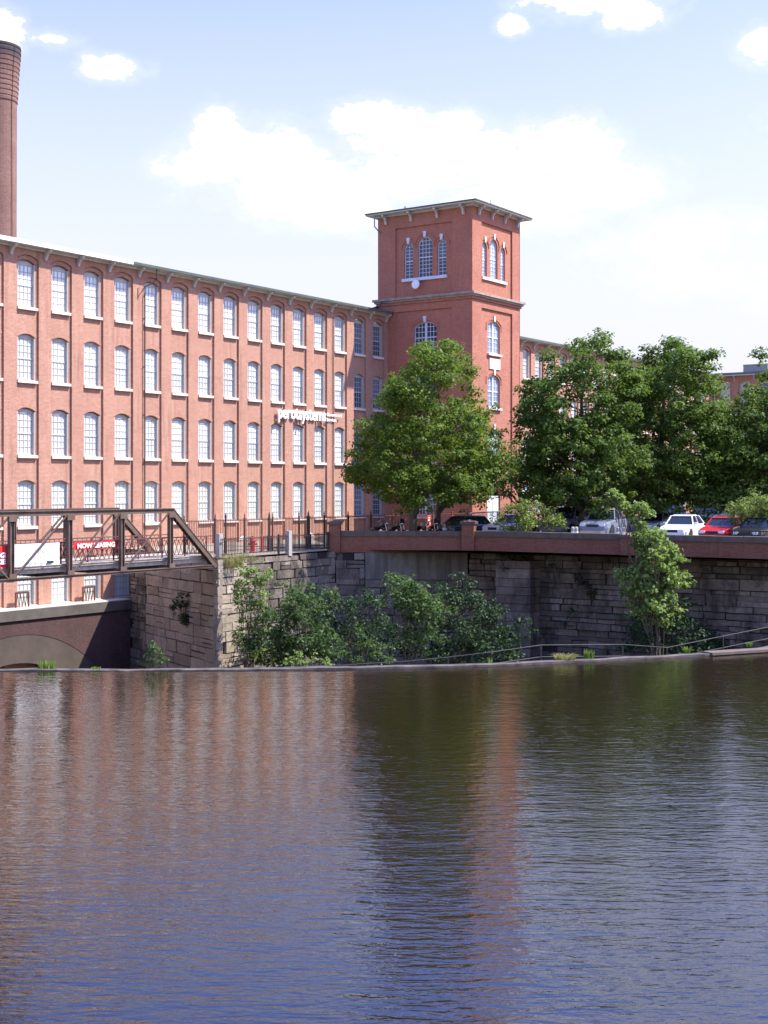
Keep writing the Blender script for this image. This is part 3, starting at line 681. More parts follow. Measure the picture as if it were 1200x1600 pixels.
# round lamp/dish under the tower window
dish = empty('round_dish', L2W(-.55, 3.1, 22.25), AZ, 'round white dish fixed under the left windows of the tower', 'dish')
bm = B(); lathe(bm, [(.02, -.10), (.2, -.08), (.30, -.02), (.34, .06), (.35, .12), (.30, .12)], 20); obj('bowl', bm, 'white', dish, (0, 0, 0), (0, R(-90), 0), True)
bm = B(); bar(bm, (.42, 0, .3), (.05, 0, .05), .05); box(bm, .36, .42, -.1, .1, .1, .42); obj('mount', bm, 'galv', dish)

# ---- letters on the mill
sign = empty('wall_sign', L2W(-14.0, .13, 12.0), AZ, 'white raised lettering fixed between the second and third window rows of the mill', 'sign')
tm = text_mesh('perotsystems', 1.12, .05, 'LEFT', 1.0, .02)
wd0 = max(v.co.x for v in tm.vertices)-min(v.co.x for v in tm.vertices); tm.transform(Matrix.Diagonal((5.55/wd0, 1.12, 1, 1)))
obj('lettering', tm, 'letter', sign, (0, -.12, -.2), (R(90), 0, 0))
for txt, z in (('Government', -.10), ('Services', -.48)):
    tm = text_mesh(txt, .36, .02, 'LEFT', 1, .004); obj('small_lettering', tm, 'letter', sign, (5.75, -.1, z), (R(90), 0, 0))
bm = B()
for k in range(12): bar(bm, (.2+k*.46, -.1, -.2), (.2+k*.46, .1, -.2), .03)
obj('standoff', bm, 'iron', sign)

# ================================================================== CHIMNEY
ch = empty('chimney_stack', W(-5, 762, 110)*1, 0, 'tall round brick chimney with flared corbelled top behind the mill', 'chimney')
ch.location.z = 2.8
k = 110/2080; prof = [(1.9, 0)]; zt = 6.5+(762-71)*k-2.8
def zz(py): return 6.5+(762-py)*k-2.8
for py, r in ((372, 30), (180, 30.5), (160, 31), (140, 32.5), (125, 33), (110, 34), (97, 35.2), (88, 36), (80, 36.2), (74, 36)): prof.append((r*k, zz(py)))
fine = [prof[0], prof[1]]
rr_ = np.interp
zs_ = [p[1] for p in prof]; rs_ = [p[0] for p in prof]; z = prof[1][1]
while z < zs_[-1]:
    r = float(np.interp(z, zs_, rs_)); corb = z > zz(168)
    fine.append((r, z)); fine.append((r+(.045 if corb else 0), z+.02)); fine.append((r+(.045 if corb else 0), z+.2 if corb else z+.5)); z += .4 if corb else .62
fine.append((rs_[-1]-.15, zs_[-1]+.02)); fine.append((.9, zs_[-1]+.05))
bm = B(); lathe(bm, fine, 40)
def chim_mat():
    m = brick_mat('chimney brick', (.19, .09, .065), (.25, .12, .085), (.33, .24, .2), .5)
    t = NT(m.node_tree); b = t.n['Principled BSDF']; src = b.inputs['Base Color'].links[0].from_socket
    o = t.new('ShaderNodeTexCoord').outputs['Object']; s = t.new('ShaderNodeSeparateXYZ'); t.l.new(o, s.inputs[0])
    soot = t.m('MULTIPLY', t.mr(s.outputs[2], zz(104), zz(84)), t.mr(t.noise(o, 1.5, 4), .2, .5, .6, .95))
    bands = t.mr(t.noise(t.mapping(o, (.15, .15, 3)), 1.2, 2), .5, .6, 0, .35)
    c = t.mix(t.m('MULTIPLY', bands, t.mr(s.outputs[2], zz(190), zz(160))), src, (.05, .04, .04, 1)); t.l.new(t.mix(soot, c, (.05, .042, .045, 1)), b.inputs['Base Color']); return m
obj('shaft', bm, chim_mat(), ch)
bm = B(); tube(bm, [(1.5, -.75, 18), (1.46, -.8, zz(170)), (1.62, -.9, zz(110)), (1.75, -.95, zz(78))], .025, 6); obj('conductor', bm, 'iron', ch)

# ================================================================== TERRACE WALL WITH ARCH
ter = empty('arched_brick_wall', L2W(-38, 1.2), AZ, 'low dark brick wall with wide arch below the mill windows at left', 'wall')
bm = B(); FT = Face((0, 0, 0), (1, 0, 0), (0, 1, 0)); zA = -1.65; Ro = 8.1; c_ = .2
pts = [(-9, -4.7)]
ang = [k/24*math.asin(.9) for k in range(-24, 25)]
arcO = [(c_+Ro*math.sin(a), zA-Ro+Ro*math.cos(a)) for a in ang]
for (a, za), (b, zb) in zip(arcO, arcO[1:]): FT.q4(bm, ((a, 0, za), (b, 0, zb), (b, 0, -.84), (a, 0, -.84)))
FT.quad(bm, arcO[-1][0], 8.75, -4.8, -.84); FT.quad(bm, -14, arcO[0][0], -4.8, -.84)
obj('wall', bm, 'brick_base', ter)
arcI = [(c_-.3+6.3*math.sin(a*.93), -3.2-5.9+5.9*math.cos(a*.93)) for a in ang]
bm = B()
for (p, q, r, s_) in zip(arcO, arcO[1:], arcI, arcI[1:]):
    FT.q4(bm, ((r[0], .02, r[1]), (s_[0], .02, s_[1]), (q[0], .02, q[1]), (p[0], .02, p[1])))
    FT.q4(bm, ((s_[0], .02, s_[1]), (r[0], .02, r[1]), (r[0], 6, r[1]), (s_[0], 6, s_[1])))
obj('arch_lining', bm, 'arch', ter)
bm = B(); FT.quad(bm, -8, 8, -4.8, -2, 5.9); obj('tunnel', bm, 'void', ter)  # near-black sheet closes the passage, standing in for its darkness
bm = B(); box(bm, -14, 8.72, -.12, .25, -.835, -.27); obj('coping', bm, 'concrete', ter)  # dark concrete makes the coping look shaded like its wall
bm = B(); box(bm, -14, 8.72, -.06, 1.06, -.266, -.22); obj('walkway', bm, 'concrete_pale', ter)
for kx in range(-4, 4):
    c = S0+SP*kx; u = c-SP/2+38
    bm = B(); bar(bm, (u-.44, 0, .62), (u+.44, 0, .62), .07, .12)
    for j in range(4):
        a = u-.44+j*.22; bar(bm, (a, 0, -.2), (a+.11, 0, .58), .03); bar(bm, (a+.22, 0, -.2), (a+.11, 0, .58), .03)
    for a in (u-.46, u+.46): bar(bm, (a, 0, -.2), (a, 0, .66), .07)
    ptr = empty('lattice_railing', L2W(u-38, .55), AZ, 'short rust brown lattice railing panel between basement windows of the mill', 'railing', 'lattice railing panels between the basement windows')
    obj('panel', bm, 'iron_red', ptr)

# ================================================================== STONE WALLS
def stone_wall(name, p0, p1, zb, zt, m, seed, label, cat='wall', hrow=(.34, .62), wl=(.6, 1.9), rough=.05, parent=None, thick=.3, group=None, i0=.4, i1=.4):
    rng = random.Random(seed); p0 = Vector((p0.x, p0.y, 0)); p1 = Vector((p1.x, p1.y, 0)); Ln = (p1-p0).length; d = p1-p0; rz = math.atan2(d.y, d.x)
    root = parent or empty(name, p0, rz, label, cat, group)
    bm = B(); z = zt
    while z > zb:
        h = rng.uniform(*hrow); z0 = z-h; x = 0
        while x < Ln:
            wv = rng.uniform(*wl); x1 = min(x+wv, Ln)
            if Ln-x1 < .3: x1 = Ln
            g = rng.uniform(.008, .04); f = rng.uniform(-rough, rough)+(.13 if rng.random() < .05 else 0)
            sub = 2 if (rng.random() < .25 and h > .42) else 1
            for q in range(sub):
                za, zb_ = z0+h*q/sub, z0+h*(q+1)/sub
                v = box(bm, x+g, x1-g, f, thick, za+g, zb_-g)
                for vv in v:
                    vv.co += Vector((rng.uniform(-.02, .02), rng.uniform(-.025, .025) if vv.co.y < thick-.1 else 0, rng.uniform(-.02, .02)))
            x = x1
        z = z0
    o = obj('stonework', bm, m, root)
    bm = B(); box(bm, i0, Ln-i1, .14, thick+.02, zb-.3, zt-.03); o2 = obj('backing', bm, 'stone_back', root)
    return root
AB1z = 2.72
stone_wall('stone_abutment', AB2, C1, -4.7, 2.72, 'stone_warm', 5, 'tall shaded block stone face under the right end of the bridge', 'stone wall', (.42, .72), (.8, 2.1), .035)
stone_wall('stone_abutment', AB3, AB2, -4.7, 2.72, 'stone', 6, 'narrow dark stone return wall where the abutment meets the arched brick wall', 'stone wall', (.4, .7), (.6, 1.5), .04)
midp = C1+(Q-C1)*.22  # paler stone for the sunlit end, darker stone where the wall is shaded
stone_wall('stone_quay_wall', C1, midp, -4.7, 2.72, 'stone_warm', 7, 'sunlit narrow end of the stone quay wall beside the vines', 'stone wall', (.4, .62), (.5, 1.3), .05)
stone_wall('stone_quay_wall', midp, Q, -4.7, 2.72, 'stone', 8, 'shaded rough stone quay wall under the iron picket fence', 'stone wall', (.3, .6), (.5, 1.7), .07)
q2 = Q+(KINK-Q)*.22
stone_wall('stone_river_wall', Q, q2, -4.7, 2.66, 'stone', 9, 'rough stone wall corner left of the concrete patch under the brick parapet', 'stone wall')
stone_wall('stone_river_wall', q2+Vector((.0, .02, 0)), KINK, -4.7, 1.05, 'stone', 10, 'rough stone wall below the smooth concrete patch', 'stone wall')
cp = empty('concrete_patch', q2, math.atan2((KINK-q2).y, (KINK-q2).x), 'smooth stained concrete patch in the stone wall below the brick parapet', 'wall')
def stain_mat():
    m, t, b = mat('stained concrete', (.2, .18, .15), .85, 0, .25)
    o = t.new('ShaderNodeTexCoord').outputs['Object']
    f = t.mr(t.noise(t.mapping(o, (2.2, 1, .25)), 1.2, 5, .6), .42, .62); g = t.mr(t.noise(o, 3, 5, .6), .3, .7)
    c = t.mix(g, (.21, .185, .14, 1), (.15, .135, .105, 1)); t.l.new(t.mix(t.m('MULTIPLY', f, .75), c, (.085, .075, .06, 1)), b.inputs['Base Color']); return m
bm = B(); box(bm, .02, (KINK-q2).length-.1, -.04, .4, 1.06, 2.655); obj('panel', bm, stain_mat(), cp)
stone_wall('stone_river_wall', KINK, KINK+kd*2.6, -4.7, 2.66, 'stone', 12, 'rough vine covered stone wall between the brick pier and the buttress', 'stone wall', (.25, .5), (.4, 1.2), .08)
bst, ben = KINK+kd*2.4, KINK+kd*4.6
stone_wall('stone_river_wall', KINK+kd*2.6, KINK+kd*42, -4.7, 2.66, 'stone', 13, 'long rough coursed stone river wall on the right under the brick parapet', 'stone wall', (.2, .6), (.3, 2.2), .12)
out = -inn
bt0, bt1 = bst+out*1.15, ben+out*1.15
butt = empty('stone_buttress', bt0, math.atan2(kd.y, kd.x), 'squared block stone buttress standing out of the river wall', 'buttress')
bm = B(); rng = random.Random(21); z = 2.35
while z > -4.7:
    h = rng.uniform(.42, .6); g = .015
    for q in range(rng.choice((1, 2))*1):
        box(bm, 0+rng.uniform(-.03, .03), 2.2+rng.uniform(-.03, .03), rng.uniform(-.03, .03), 1.2, z-h+g, z-g) if q == 0 else None
    z -= h
obj('stonework', bm, 'stone', butt)
# brick parapet with cap and piers
def parapet(name, p0, p1, label, zb=2.66, zt=3.98, seed=0):
    d = p1-p0; Ln = d.length; r = empty(name, p0, math.atan2(d.y, d.x), label, 'wall')
    bm = B(); box(bm, 0, Ln, 0, .38, zb, zt-.36); obj('wall', bm, 'brick_dark', r)
    bm = B(); x = 0; rg = random.Random(seed)
    while x < Ln:
        x1 = min(x+rg.uniform(1.3, 1.9), Ln); v = box(bm, x+.008, x1-.008, -.07+rg.uniform(-.008, .008), .45, zt-.36, zt-.04+rg.uniform(-.01, .01))
        x = x1
    bmesh.ops.bevel(bm, geom=bm.edges[:], offset=.02, segments=1)
    obj('cap', bm, 'cap', r); return r
parapet('brick_parapet', Q+Vector((.3, 0, 0)), KINK-Vector((.3, 0, 0)), 'low brick parapet with stone cap between two brick piers in front of motorcycles', 2.66, 3.97, 1)
parapet('brick_parapet', KINK+kd*.3, KINK+kd*42, 'long low brick parapet with stone cap in front of the parked cars', 2.66, 3.99, 2)
def pier(loc, rz, label, h=1.75, w_=.68, zb=2.66):
    r = empty('brick_pier', (loc.x, loc.y, zb), rz, label, 'pier', 'brick piers along the parapet')
    bm = B(); box(bm, -w_/2, w_/2, -w_/2, w_/2, 0, h-.25); obj('shaft', bm, 'brick_dark', r)
    bm = B(); a = w_/2+.08; vb = [bm.verts.new((x, y, h-.25)) for x, y in ((-a, -a), (a, -a), (a, a), (-a, a))]; vt = [bm.verts.new((x, y, h-.1)) for x, y in ((-a, -a), (a, -a), (a, a), (-a, a))]; ap = bm.verts.new((0, 0, h+.02))
    bm.faces.new(vb[::-1])
    for k in range(4): bm.faces.new((vb[k], vb[(k+1) % 4], vt[(k+1) % 4], vt[k])); bm.faces.new((vt[k], vt[(k+1) % 4], ap))
    obj('cap', bm, 'cap', r)
pier(Q+Vector((-.05, .1, 0)), -.08, 'square brick pier at the left end of the parapet beside the picket fence', 1.9)
pier(KINK+Vector((0, .05, 0)), -.3, 'square brick pier with stone cap right of the dark blue car', 1.95, .74)
pier(KINK+kd*10.1+inn*.12, math.atan2(kd.y, kd.x), 'flat topped brick pier in the parapet behind the tall sapling', 1.36, .8)

# ================================================================== FENCES, POSTS
def picket_fence(name, p0, p1, zb, h, gap, label, post_at=(), group=None, finial=True, rail2=.15, cat='fence', m='iron_red'):
    d = p1-p0; Ln = d.length; r = empty(name, (p0.x, p0.y, zb), math.atan2(d.y, d.x), label, cat, group)
    bm = B(); n = int(Ln/gap)
    for k in range(n+1): box(bm, k*gap-.011, k*gap+.011, -.011, .011, .08, h)
    box(bm, 0, Ln, -.02, .02, h-.12, h-.07); box(bm, 0, Ln, -.02, .02, rail2, rail2+.04)
    obj('pickets', bm, m, r)
    for x in post_at:
        bm = B(); box(bm, x-.045, x+.045, -.045, .045, 0, h+.05)
        if finial: lathe(bm, [(.05, h+.05), (.02, h+.09), (.05, h+.14), (.03, h+.2), (.008, h+.32)], 8, (x, 0, 0))
        obj('post', bm, m, r)
    return r
picket_fence('picket_fence', L2W(-34.0, 10.0), L2W(-4.2, 10.0), 2.8, 1.95, .14, 'tall rust brown iron picket fence along the street before the mill', [k*2.5 for k in range(12)]+[29.7])
picket_fence('picket_fence', C1+Vector((.15, .15, 0)), Q-Vector((.3, .2, 0)), 2.8, 1.05, .13, 'low iron picket fence on top of the stone quay wall', [5.2, 10.2], finial=False, m='iron')
def gpost(px, Y, label, zt=None):
    p = W(px, 762, Y); r = empty('granite_post', (p.x, p.y, 2.75), AZ, label, 'post', 'granite fence posts on the quay')
    bm = B(); box(bm, -.14, .14, -.14, .14, -.1, 1.32); bmesh.ops.bevel(bm, geom=bm.edges[:], offset=.03, segments=1)
    obj('shaft', bm, 'granite', r)
gpost(342.5, 70.3, 'pale granite post at the end of the bridge beside the quay fence')
gpost(451, 75.3, 'grey granite post in the middle of the low quay fence')
# dark sleeve posts on the tall fence
for k, px in enumerate((353, 421, 482)):
    Y = 2527*49.4/(2030-px); p = W(px, 762, Y); r = empty('fence_standard', (p.x, p.y-.1, 2.8), AZ, 'black tapered iron post in the tall picket fence, '+('left by the granite post', 'second, above the red hydrant', 'thick one near the brick pier')[k], 'post', 'black iron posts of the tall fence')
    bm = B(); ww = (.06, .09, .13)[k]; box(bm, -ww, ww, -ww, ww, 0, .9); prism(bm, [(-ww*.6, -ww*.6, .9), (ww*.6, -ww*.6, .9), (ww*.6, ww*.6, .9), (-ww*.6, ww*.6, .9)], (0, 0, 1.1)); lathe(bm, [(.05, 2.0), (.06, 2.1), (.01, 2.3)], 8); obj('shaft', bm, 'iron', r)
hy = empty('fire_hydrant', (*W(395, 762, 75.5).xy, 2.8), 0, 'dark red standpipe hydrant behind the low quay fence', 'hydrant')
bm = B(); lathe(bm, [(.2, 0), (.2, .06), (.14, .1), (.14, .6), (.18, .64), (.18, .7), (.12, .82), (.05, .9), (.05, .97)], 14); obj('barrel', bm, 'hydrant', hy, smooth=False)
bm = B(); tube(bm, [(-.24, 0, .5), (.24, 0, .5)], .07); tube(bm, [(0, -.22, .45), (0, 0, .45)], .08); obj('nozzle', bm, 'hydrant', hy)
for lab, px in (('plain dark red steel bollard right of the hydrant', 409),):
    bo = empty('bollard', (*W(px, 762, 76.3).xy, 2.8), 0, lab, 'bollard'); bm = B(); lathe(bm, [(.09, 0), (.09, .85), (.07, .92), (.02, .95)], 12); obj('pipe', bm, 'hydrant', bo); bm = B(); lathe(bm, [(.13, 0), (.13, .04), (.1, .06)], 12); obj('base', bm, 'iron', bo)
# pale pipe rail in front of the tower + two red signs
rl = empty('pipe_barrier', L2W(-4.0, 10.0, 2.9), AZ, 'pale pipe barrier rail running in front of the tower behind the motorcycles', 'barrier')
bm = B(); tube(bm, [(0, 0, 1.75), (19, 0, 2.05)], .05, 8); obj('rail', bm, 'galv', rl)
for x in range(0, 20, 4):
    bm = B(); tube(bm, [(x, 0, -.1), (x, 0, 1.76+x*.0158)], .045); obj('post', bm, 'galv', rl)
bm = B()
for k in range(100): box(bm, k*.19+.1-.01, k*.19+.1+.01, -.01, .01, .2, 1.76+.003*k)
obj('pickets', bm, 'iron_red', rl)
for px, lab in ((668, 'small red and white sign on the pipe barrier between the two tree trunks'), (705, 'small red and white sign on the pipe barrier left of the dark blue car')):
    Y = 2527*49.25/(2030-px); p = W(px, 814, Y); sg = empty('red_sign', p-U2*-.12, AZ, lab, 'sign', 'red signs on the pipe barrier')
    bm = B(); box(bm, -.2, .2, -.01, .01, -.42, .38); obj('panel', bm, 'orange', sg)
    bm = B(); box(bm, -.12, .12, -.016, -.011, -.25, -.12); box(bm, -.12, .12, -.016, -.011, -.02, .1); box(bm, -.06, .06, -.016, -.011, .18, .26); obj('lettering', bm, 'white', sg)
# short bollards along the lot
for px, Y, lab in ((694, 82.5, 'short pale bollard right of the second tree trunk'), (895, 76, 'short pale bollard left of the big trunk'), (900.5, 76, 'short pale bollard touching the big trunk'), (966, 75.5, 'short pale bollard in front of the silver pickup'), (975, 75.5, 'short pale bollard below the pickup door')):
    p = W(px, 762, Y); b_ = empty('short_bollard', (p.x, p.y, 3.4), 0, lab, 'bollard', 'short pale bollards in the car park')
    bm = B(); lathe(bm, [(.11, -.3), (.11, .78), (.09, .84), (.03, .87)], 10); obj('post', bm, 'granite', b_); bm = B(); lathe(bm, [(.112, .5), (.112, .6)], 10); obj('band', bm, 'white', b_)
dpp = KINK+kd*16+inn*.9
picket_fence('low_metal_fence', KINK+kd*15.6+inn*.7, KINK+kd*24+inn*.7, 3.5, .8, .14, 'low black metal picket fence in front of the red car', [0, 2.7, 5.4, 8.2], finial=False, m='iron')

# handrail beyond the dam and its walkway
HR = [(380, 1044, 56), (445, 1043, 56), (540, 1039, 56), (640, 1033, 56), (700, 1027, 56), (768, 1019, 56), (845, 1008, 56.5), (973, 1007, 57), (1042, 1012, 57), (1130, 994, 57.5), (1205, 979, 58), (1300, 958, 58.5), (1450, 930, 60)]
hr = empty('handrail', (0, 56, -1.5), 0, 'long galvanised pipe handrail climbing to the right behind the dam', 'handrail')
P_ = [W(*q)-Vector((0, 56, -1.5)) for q in HR]
for top, nm in ((0, 'top_rail'), (.5, 'lower_rail')):
    bm = B(); tube(bm, [p-Vector((0, 0, top)) for p in P_], .024, 6); obj(nm, bm, 'rail', hr)
for p in P_:
    bm = B(); tube(bm, [p-Vector((0, 0, 1.1)), p], .026, 6); obj('post', bm, 'rail', hr)
bm = B(); prev = None
for p in P_:
    q = p+Vector((0, 56, -1.5)); r_ = [bm.verts.new((q.x, q.y-.3, q.z-1.0)), bm.verts.new((q.x, q.y+1.1, q.z-1.0)), bm.verts.new((q.x, q.y+1.1, -4.7)), bm.verts.new((q.x, q.y-.3, -4.7))]
    if prev:
        for k in range(4): bm.faces.new((prev[k], r_[k], r_[(k+1) % 4], prev[(k+1) % 4]))
    prev = r_
tag(obj('walkway', fixn(bm), 'concrete'), 'narrow concrete walkway below the handrail behind the dam', 'walkway', kind='structure')

# ================================================================== TRUSS BRIDGE
S1 = [-48.16-3.35*k for k in range(4, 0, -1)]+[-48.16, -44.81, -41.5, -38.16]
SE = -34.87; ZT, ZB_ = 5.33, 2.42
br = empty('truss_bridge', L2W(-44, 12.95), AZ, 'brown steel truss footbridge crossing from the left to the stone abutment', 'bridge')
def TL(s, y, z): return Vector((s+44, y, z))
SL = S1[0]-3.3
for side, y in ((0, 0.), (1, 3.86)):
    tr = obj('truss', (lambda b: (bar(b, TL(S1[0]-3.3, y, ZT), TL(S1[-1], y, ZT), .26, .2), b)[1])(B()), 'truss', br)
    def part(nm, f):
        b = B(); f(b); return obj(nm, b, 'truss', tr)
    part('top_flange', lambda b: bar(b, TL(SL, y, ZT+.125), TL(S1[-1]+.1, y, ZT+.125), .4, .045))
    def endpost(b):
        bar(b, TL(S1[-1], y-.12, ZT), TL(SE, y-.12, ZB_), .05, .24); bar(b, TL(S1[-1], y+.12, ZT), TL(SE, y+.12, ZB_), .05, .24)
        dv = TL(SE, y, ZB_)-TL(S1[-1], y, ZT); nrm = Vector((-dv.z, 0, dv.x)).normalized()
        o_ = nrm*(.14 if nrm.z > 0 else -.14); bar(b, TL(S1[-1], y, ZT)+o_, TL(SE, y, ZB_)+o_, .34, .04)
        n = 16
        for k in range(n):
            a = TL(S1[-1], y, ZT)+dv*(k/n)-o_*.85; c = TL(S1[-1], y, ZT)+dv*((k+1)/n)-o_*.85
            bar(b, a+Vector((0, .12 if k % 2 else -.12, 0)), c+Vector((0, -.12 if k % 2 else .12, 0)), .05, .02)
    part('end_post', endpost)
    part('bottom_chord', lambda b: (bar(b, TL(SL, y, ZB_), TL(SE+.1, y, ZB_), .2, .10), bar(b, TL(SL, y, ZB_+.07), TL(SE+.1, y, ZB_+.07), .3, .03)))
    for k, s in enumerate(S1):
        def post(b):
            for e in (-.1, .1): bar(b, TL(s+e, y, ZB_), TL(s+e, y, ZT-.1), .035, .2)
            bar(b, TL(s, y, ZB_), TL(s, y, ZT-.1), .17, .03)
            box(b, s+44-.22, s+44+.22, y-.15, y-.125, ZT-.32, ZT-.06); box(b, s+44-.2, s+44+.2, y-.15, y-.125, ZB_+.05, ZB_+.3)
        part('vertical_post', post)
        if k+1 < len(S1) and s > -50:
            def dg(b):
                for e in (-.11, .11): bar(b, TL(s+.12+e, y+.09*(1 if e > 0 else -1), ZB_+.08), TL(S1[k+1]-.12+e, y+.09*(1 if e > 0 else -1), ZT-.1), .06, .05)
            part('diagonal', dg)
        elif s < -50:
            def dg2(b):
                for e in (-.11, .11): bar(b, TL(s+.12+e, y+e, ZT-.08), TL((S1+[0])[k+1]-.12+e, y+e, ZB_+.1), .06, .05)
            part('diagonal', dg2)
def deckf(b):
    box(b, SL+44, SE+44+.2, .25, 3.6, 2.86, 2.96)
dk = obj('deck', (lambda b: (deckf(b), b)[1])(B()), 'deck', br)
bm = B(); nb = int((SE-SL)/.16)
for k in range(nb): box(bm, SL+44+k*.16, SL+44+k*.16+.145, .2, 3.66, 2.965, 3.0)
obj('deck_boards', bm, 'deck', dk)
bm = B()
for y in (.45, 1.4, 2.4, 3.4): bar(bm, TL(SL, y, 2.74), TL(SE, y, 2.74), .1, .22)
obj('stringer', bm, 'deck', dk)
for s in S1:
    bm = B(); bar(bm, TL(s, -.02, 2.5), TL(s, 3.88, 2.5), .3, .24); bar(bm, TL(s, -.02, 2.36), TL(s, 3.88, 2.36), .34, .03); obj('floor_beam', bm, 'dark_wood', dk)
for k, (y, zt) in enumerate(((.28, 3.98), (3.58, 3.98))):
    rl_ = obj('railing', (lambda b: (bar(b, TL(SL, y, zt), TL(SE+.2, y, zt), .05, .05), bar(b, TL(SL, y, 3.1), TL(SE+.2, y, 3.1), .04, .04), bar(b, TL(SL, y, 3.84), TL(SE+.2, y, 3.84), .03, .03), b)[3])(B()), 'iron_red', br)
    bm = B(); n = int((SE-SL)/.3)
    for j in range(n):
        x = SL+.3*j; bar(bm, TL(x, y, 3.1), TL(x+.3, y, 3.84), .022); bar(bm, TL(x+.3, y, 3.1), TL(x, y, 3.84), .022); bar(bm, TL(x+.15, y, 3.84), TL(x+.15, y, zt), .02)
    obj('lattice', bm, 'iron_red', rl_)
    for j in range(int((SE-SL)/1.65)+1):
        x = SL+1.65*j; bm = B(); bar(bm, TL(x, y, 2.9), TL(x, y, zt), .055); obj('baluster_post', bm, 'iron_red', rl_)
# banners on the near railing
dB = 12.95-.2
def s_at(px, d):
    kx = (px-600)/2080; ax, ay = P0.x+d*U2.x, P0.y+d*U2.y; return (kx*ay-ax)/(U1.x-kx*U1.y)
def banner(px0, px1, z0, z1, m, label, sag=.0, name='banner'):
    a, b_ = s_at(px0, dB), s_at(px1, dB); Ln = b_-a; r = empty(name, L2W((a+b_)/2, dB, (z0+z1)/2), AZ, label, 'banner')
    bm = B(); n = 24; h = z1-z0; g = []
    for i in range(n+1):
        x = -Ln/2+Ln*i/n; wv = .015*math.sin(i*1.9)+.01*math.sin(i*.7); sg = sag*(1-(2*i/n-1)**2)
        g.append([(x, wv, h/2-sg), (x, wv*1.8+.004, -h/2-sg*.8)])
    for i in range(n):
        prism(bm, [g[i][1], g[i+1][1], g[i+1][0], g[i][0]], (0, .006, 0))
    bmesh.ops.remove_doubles(bm, verts=bm.verts[:], dist=.0005)
    obj('cloth', fixn(bm), m, r); return r, Ln, h
r, Ln, h = banner(20, 93, 2.98, 3.99, 'white', 'large white banner with faint grey words tied to the bridge railing')
for t, sz, z, m_, xx in (('SUNNY', .34, .2, 'faint', .1), ('LOFTS', .26, -.1, 'faint', .1), ('river view homes', .13, -.38, 'ink', -.1)):
    obj('lettering', text_mesh(t, sz, .002), m_, r, (xx, -.05, z), (R(90), 0, 0))
bm = B(); box(bm, .55, .95, -.05, -.045, -.42, -.3); obj('printed_mark', bm, 'ink', r)
r, Ln, h = banner(115, 183, 3.62, 3.98, 'red', 'narrow red banner reading NOW LEASING in white on the bridge railing', .02)
tm = text_mesh('NOW LEASING', .3, .002, 'CENTER', 1, .012); wv_ = max(v.co.x for v in tm.vertices)-min(v.co.x for v in tm.vertices); tm.transform(Matrix.Diagonal((Ln*.86/wv_, 1, 1, 1)))
obj('lettering', tm, 'white', r, (0, -.05, -.02), (R(90), 0, 0))
r, Ln, h = banner(-45, 12.5, 2.95, 3.95, 'red', 'red banner with white lines of lettering at the left edge of the bridge')
for t, z in (('LEASING', .08), ('OFFICE', -.2)):
    tm = text_mesh(t, .3, .002, 'CENTER', 1, .015); wv_ = max(v.co.x for v in tm.vertices)-min(v.co.x for v in tm.vertices); tm.transform(Matrix.Diagonal((Ln*.84/wv_, 1, 1, 1)))
    obj('lettering', tm, 'white', r, (0, -.05, z), (R(90), 0, 0))

# ================================================================== VEGETATION
def leaf_mesh(name, C, Nn, size, m, parent, aspect=.75, seed=0, fold=.12):
    rg = np.random.default_rng(seed); n = len(C)
    Nn = Nn/np.maximum(np.linalg.norm(Nn, axis=1, keepdims=True), 1e-6)
    t = rg.normal(size=(n, 3)); t -= (t*Nn).sum(1, keepdims=True)*Nn; t[:, 2] -= .25; t /= np.maximum(np.linalg.norm(t, axis=1, keepdims=True), 1e-6)
    b = np.cross(Nn, t); s = size[:, None]
    V = np.empty((n, 4, 3)); V[:, 0] = C-t*s*.5; V[:, 1] = C+b*s*.5*aspect+Nn*s*fold-t*s*.05; V[:, 2] = C+t*s*.5; V[:, 3] = C-b*s*.5*aspect+Nn*s*fold-t*s*.05
    me = bpy.data.meshes.new(name); me.vertices.add(n*4); me.loops.add(n*4); me.polygons.add(n)
    me.vertices.foreach_set('co', V.reshape(-1)); me.loops.foreach_set('vertex_index', np.arange(n*4, dtype=np.int32))
    me.polygons.foreach_set('loop_start', np.arange(0, n*4, 4, dtype=np.int32)); me.update(calc_edges=True)
    return obj(name, me, m, parent)
def clusters_to_leaves(cl, per, rg, flat_=.55):
    """cl: list of (centre, radius). returns positions, normals"""
    P = []; N = []
    for c, r, n_ in cl:
        n = max(3, int(per*n_)); d = rg.normal(size=(n, 3)); d /= np.linalg.norm(d, axis=1, keepdims=True)
        rad = r*rg.uniform(.25, 1.0, (n, 1))**.6*(1+.5*(rg.random((n, 1)) < .08))
        p = d*rad; p[:, 2] = p[:, 2]*flat_-.10*r*(p[:, 0]**2+p[:, 1]**2)/r**2
        P.append(c+p); N.append(d*.55+np.array((0, 0, .75))+rg.normal(size=(n, 3))*.42)
    return np.concatenate(P), np.concatenate(N)
def foliage(lobes, rg, cr=(.4, .75), dens=9., shell=.45, keep=1.):
    cl = []
    for c, r in lobes:
        m = max(5, int(dens*(r*r)*keep))
        for _ in range(m):
            d = rg.normal(size=3); d /= np.linalg.norm(d); rad = r*rg.uniform(shell, 1.0); q = rg.uniform(*cr)
            if rg.random() < .22: rad = r*rg.uniform(1.0, 1.28); q = cr[0]*rg.uniform(.6, 1.0)
            cl.append((c+d*rad*np.array((1, 1, 1)), q, (q/cr[1])**2))
    return cl
